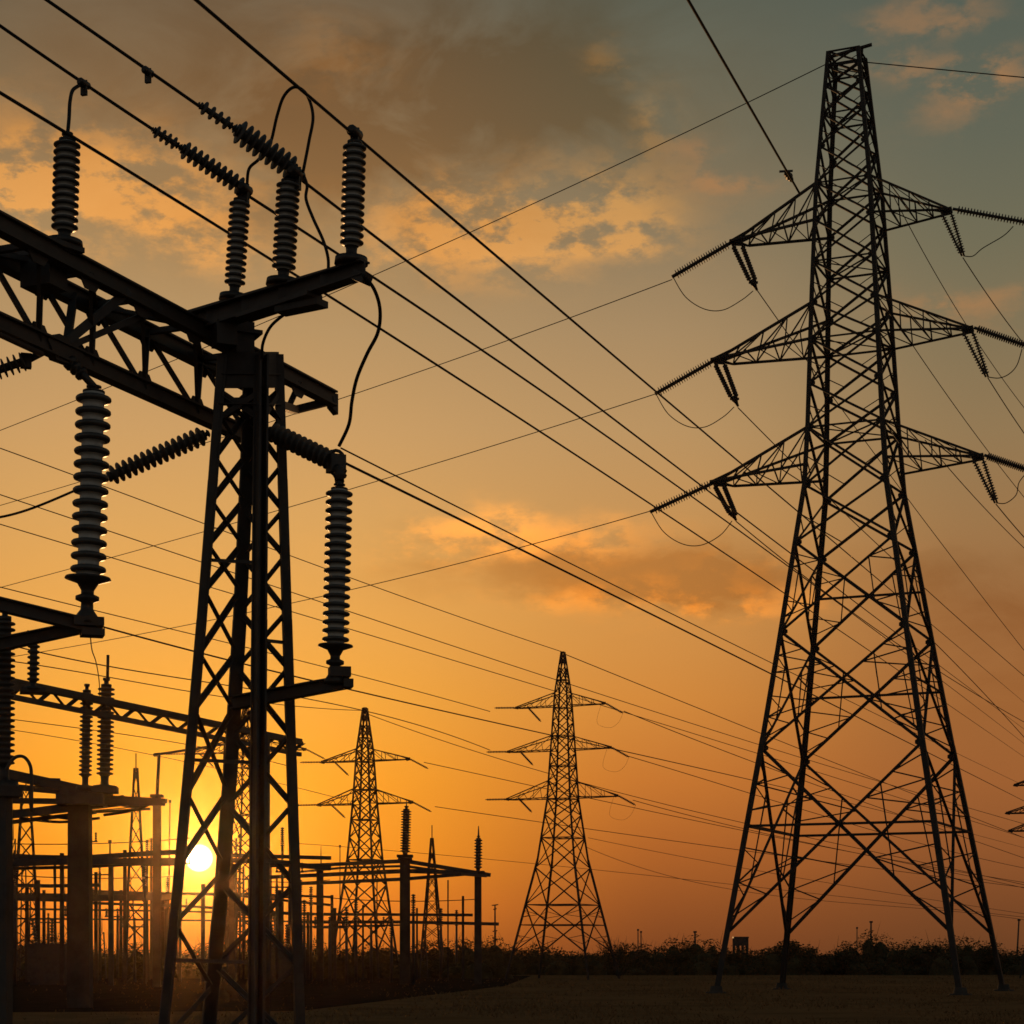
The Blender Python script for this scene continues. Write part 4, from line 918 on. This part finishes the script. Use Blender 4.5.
for row, (Yr, hs) in enumerate(((150, .85), (174, .85), (182, 1.12), (191, 1.28))):
    x = -34.0 * 1.6
    while x < 34 * 1.75:
        px = 512 + x / Yr * F
        if row == 0 and px > 505: break
        h = hs * (2.2 + .55 * math.sin(x * .31 + row) + .35 * math.sin(x * .83 + 2 * row) + rs.uniform(-.35, .45))
        if 500 < px < 690: h *= .90
        if 722 < px < 762: h *= .70
        if px < 500: h *= .95
        if row == 1: h *= rs.uniform(.55, 1.05)
        r = rs.uniform(.9, 1.7); c = Vector((x, Yr + rs.uniform(-2, 2), h * .45))
        core(scrub, c, r * .78, r * .7, h * .30, rs, 12)
        leafcloud(scrub, c, r * 1.05, r, h * .53, 520, .105, rs, .50)
        for _ in range(4 if px < 690 else 1):
            a = c + Vector((rs.uniform(-.8, .8) * r, 0, h * .35)); e = a + Vector((rs.uniform(-.5, .5), rs.uniform(-.4, .4), h * rs.uniform(.15, .42)))
            scrub.rod(a, e, .022, 4, .006)
        x += r * rs.uniform(.85, 1.15)
struct(scrub.build('scrub', M_LEAF), 'stuff')
def bush(label, px, ytop, Y, wpx, seed, bare=False, name='bush'):
    rnd = random.Random(seed); p = P(px, ytop, Y); H = p.z; w = wpx * Y / F / 2; O = Vector((p.x, Y, 0)); t = thing(name, label, 'bush' if name == 'bush' else 'tree', O, None)
    tb_ = MB()
    def br(a, d, l, r, lev):
        e = a + d * l; tb_.rod(a, e, r, 5, r * .6)
        if lev == 0: return
        for _ in range(3):
            nd = (d + Vector((rnd.uniform(-.8, .8), rnd.uniform(-.8, .8), rnd.uniform(-.1, .5)))).normalized(); br(lerp(a, e, rnd.uniform(.6, 1)), nd, l * rnd.uniform(.55, .8), r * .55, lev - 1)
    for _ in range(4): br(O + Vector((rnd.uniform(-.2, .2), 0, 0)), Vector((rnd.uniform(-.6, .6) * w / H * 2, rnd.uniform(-.3, .3), 1)).normalized(), H * .42, .07, 4 if bare else 2)
    tb_.build('trunk', M_TWIG, t)
    cb = MB()
    for _ in range(11):
        c = O + Vector((rnd.uniform(-.75, .75) * w, rnd.uniform(-.6, .6) * w, H * rnd.uniform(.3, .82))); f = 1 - abs(c.x - O.x) / w * .55
        c.z *= f; leafcloud(cb, c, w * .40, w * .40, H * .2, 60 if bare else 260, .11, rnd, .1)
    cb.build('crown', M_LEAF, t)
bush('sparse bare topped tree behind the right leg of the small pylon', 619, 938, 165, 34, 3, True, 'tree')
bush('rounded bush left of the tall pylon, beyond the field', 674, 944, 176, 36, 4)
bush('tallest rounded bush beside the left legs of the tall pylon', 791, 938, 176, 62, 5)
bush('broad bush between the feet of the tall pylon, left of centre', 838, 945, 174, 44, 8)
bush('bush between the feet of the tall pylon, beside its right legs', 930, 943, 176, 50, 6)
bush('bush just right of the tall pylon', 985, 944, 176, 46, 7)
bush('bush behind the low busbar rails right of the mast', 382, 944, 178, 40, 9)

# ------------------------------------------------------------------ evening air
me = bpy.data.meshes.new('haze')
x0, x1, y0, y1, z0, z1 = -130, 130, -12, 300, -1.0, 52
me.from_pydata([(x0, y0, z0), (x1, y0, z0), (x1, y1, z0), (x0, y1, z0), (x0, y0, z1), (x1, y0, z1), (x1, y1, z1), (x0, y1, z1)], [], [(3, 2, 1, 0), (4, 5, 6, 7), (0, 1, 5, 4), (1, 2, 6, 5), (2, 3, 7, 6), (3, 0, 4, 7)])
hm = bpy.data.materials.new('evening_haze'); hm.use_nodes = True; hm.node_tree.nodes.clear(); q = NB(hm.node_tree)
pv = q.n('ShaderNodeVolumePrincipled'); pv.inputs['Color'].default_value = (1.0, .62, .28, 1); pv.inputs['Density'].default_value = .00005; pv.inputs['Anisotropy'].default_value = .97
mo = q.n('ShaderNodeOutputMaterial'); hm.node_tree.links.new(pv.outputs[0], mo.inputs['Volume'])
me.materials.append(hm); ho = bpy.data.objects.new('haze', me); COL.objects.link(ho); ho['kind'] = 'stuff'
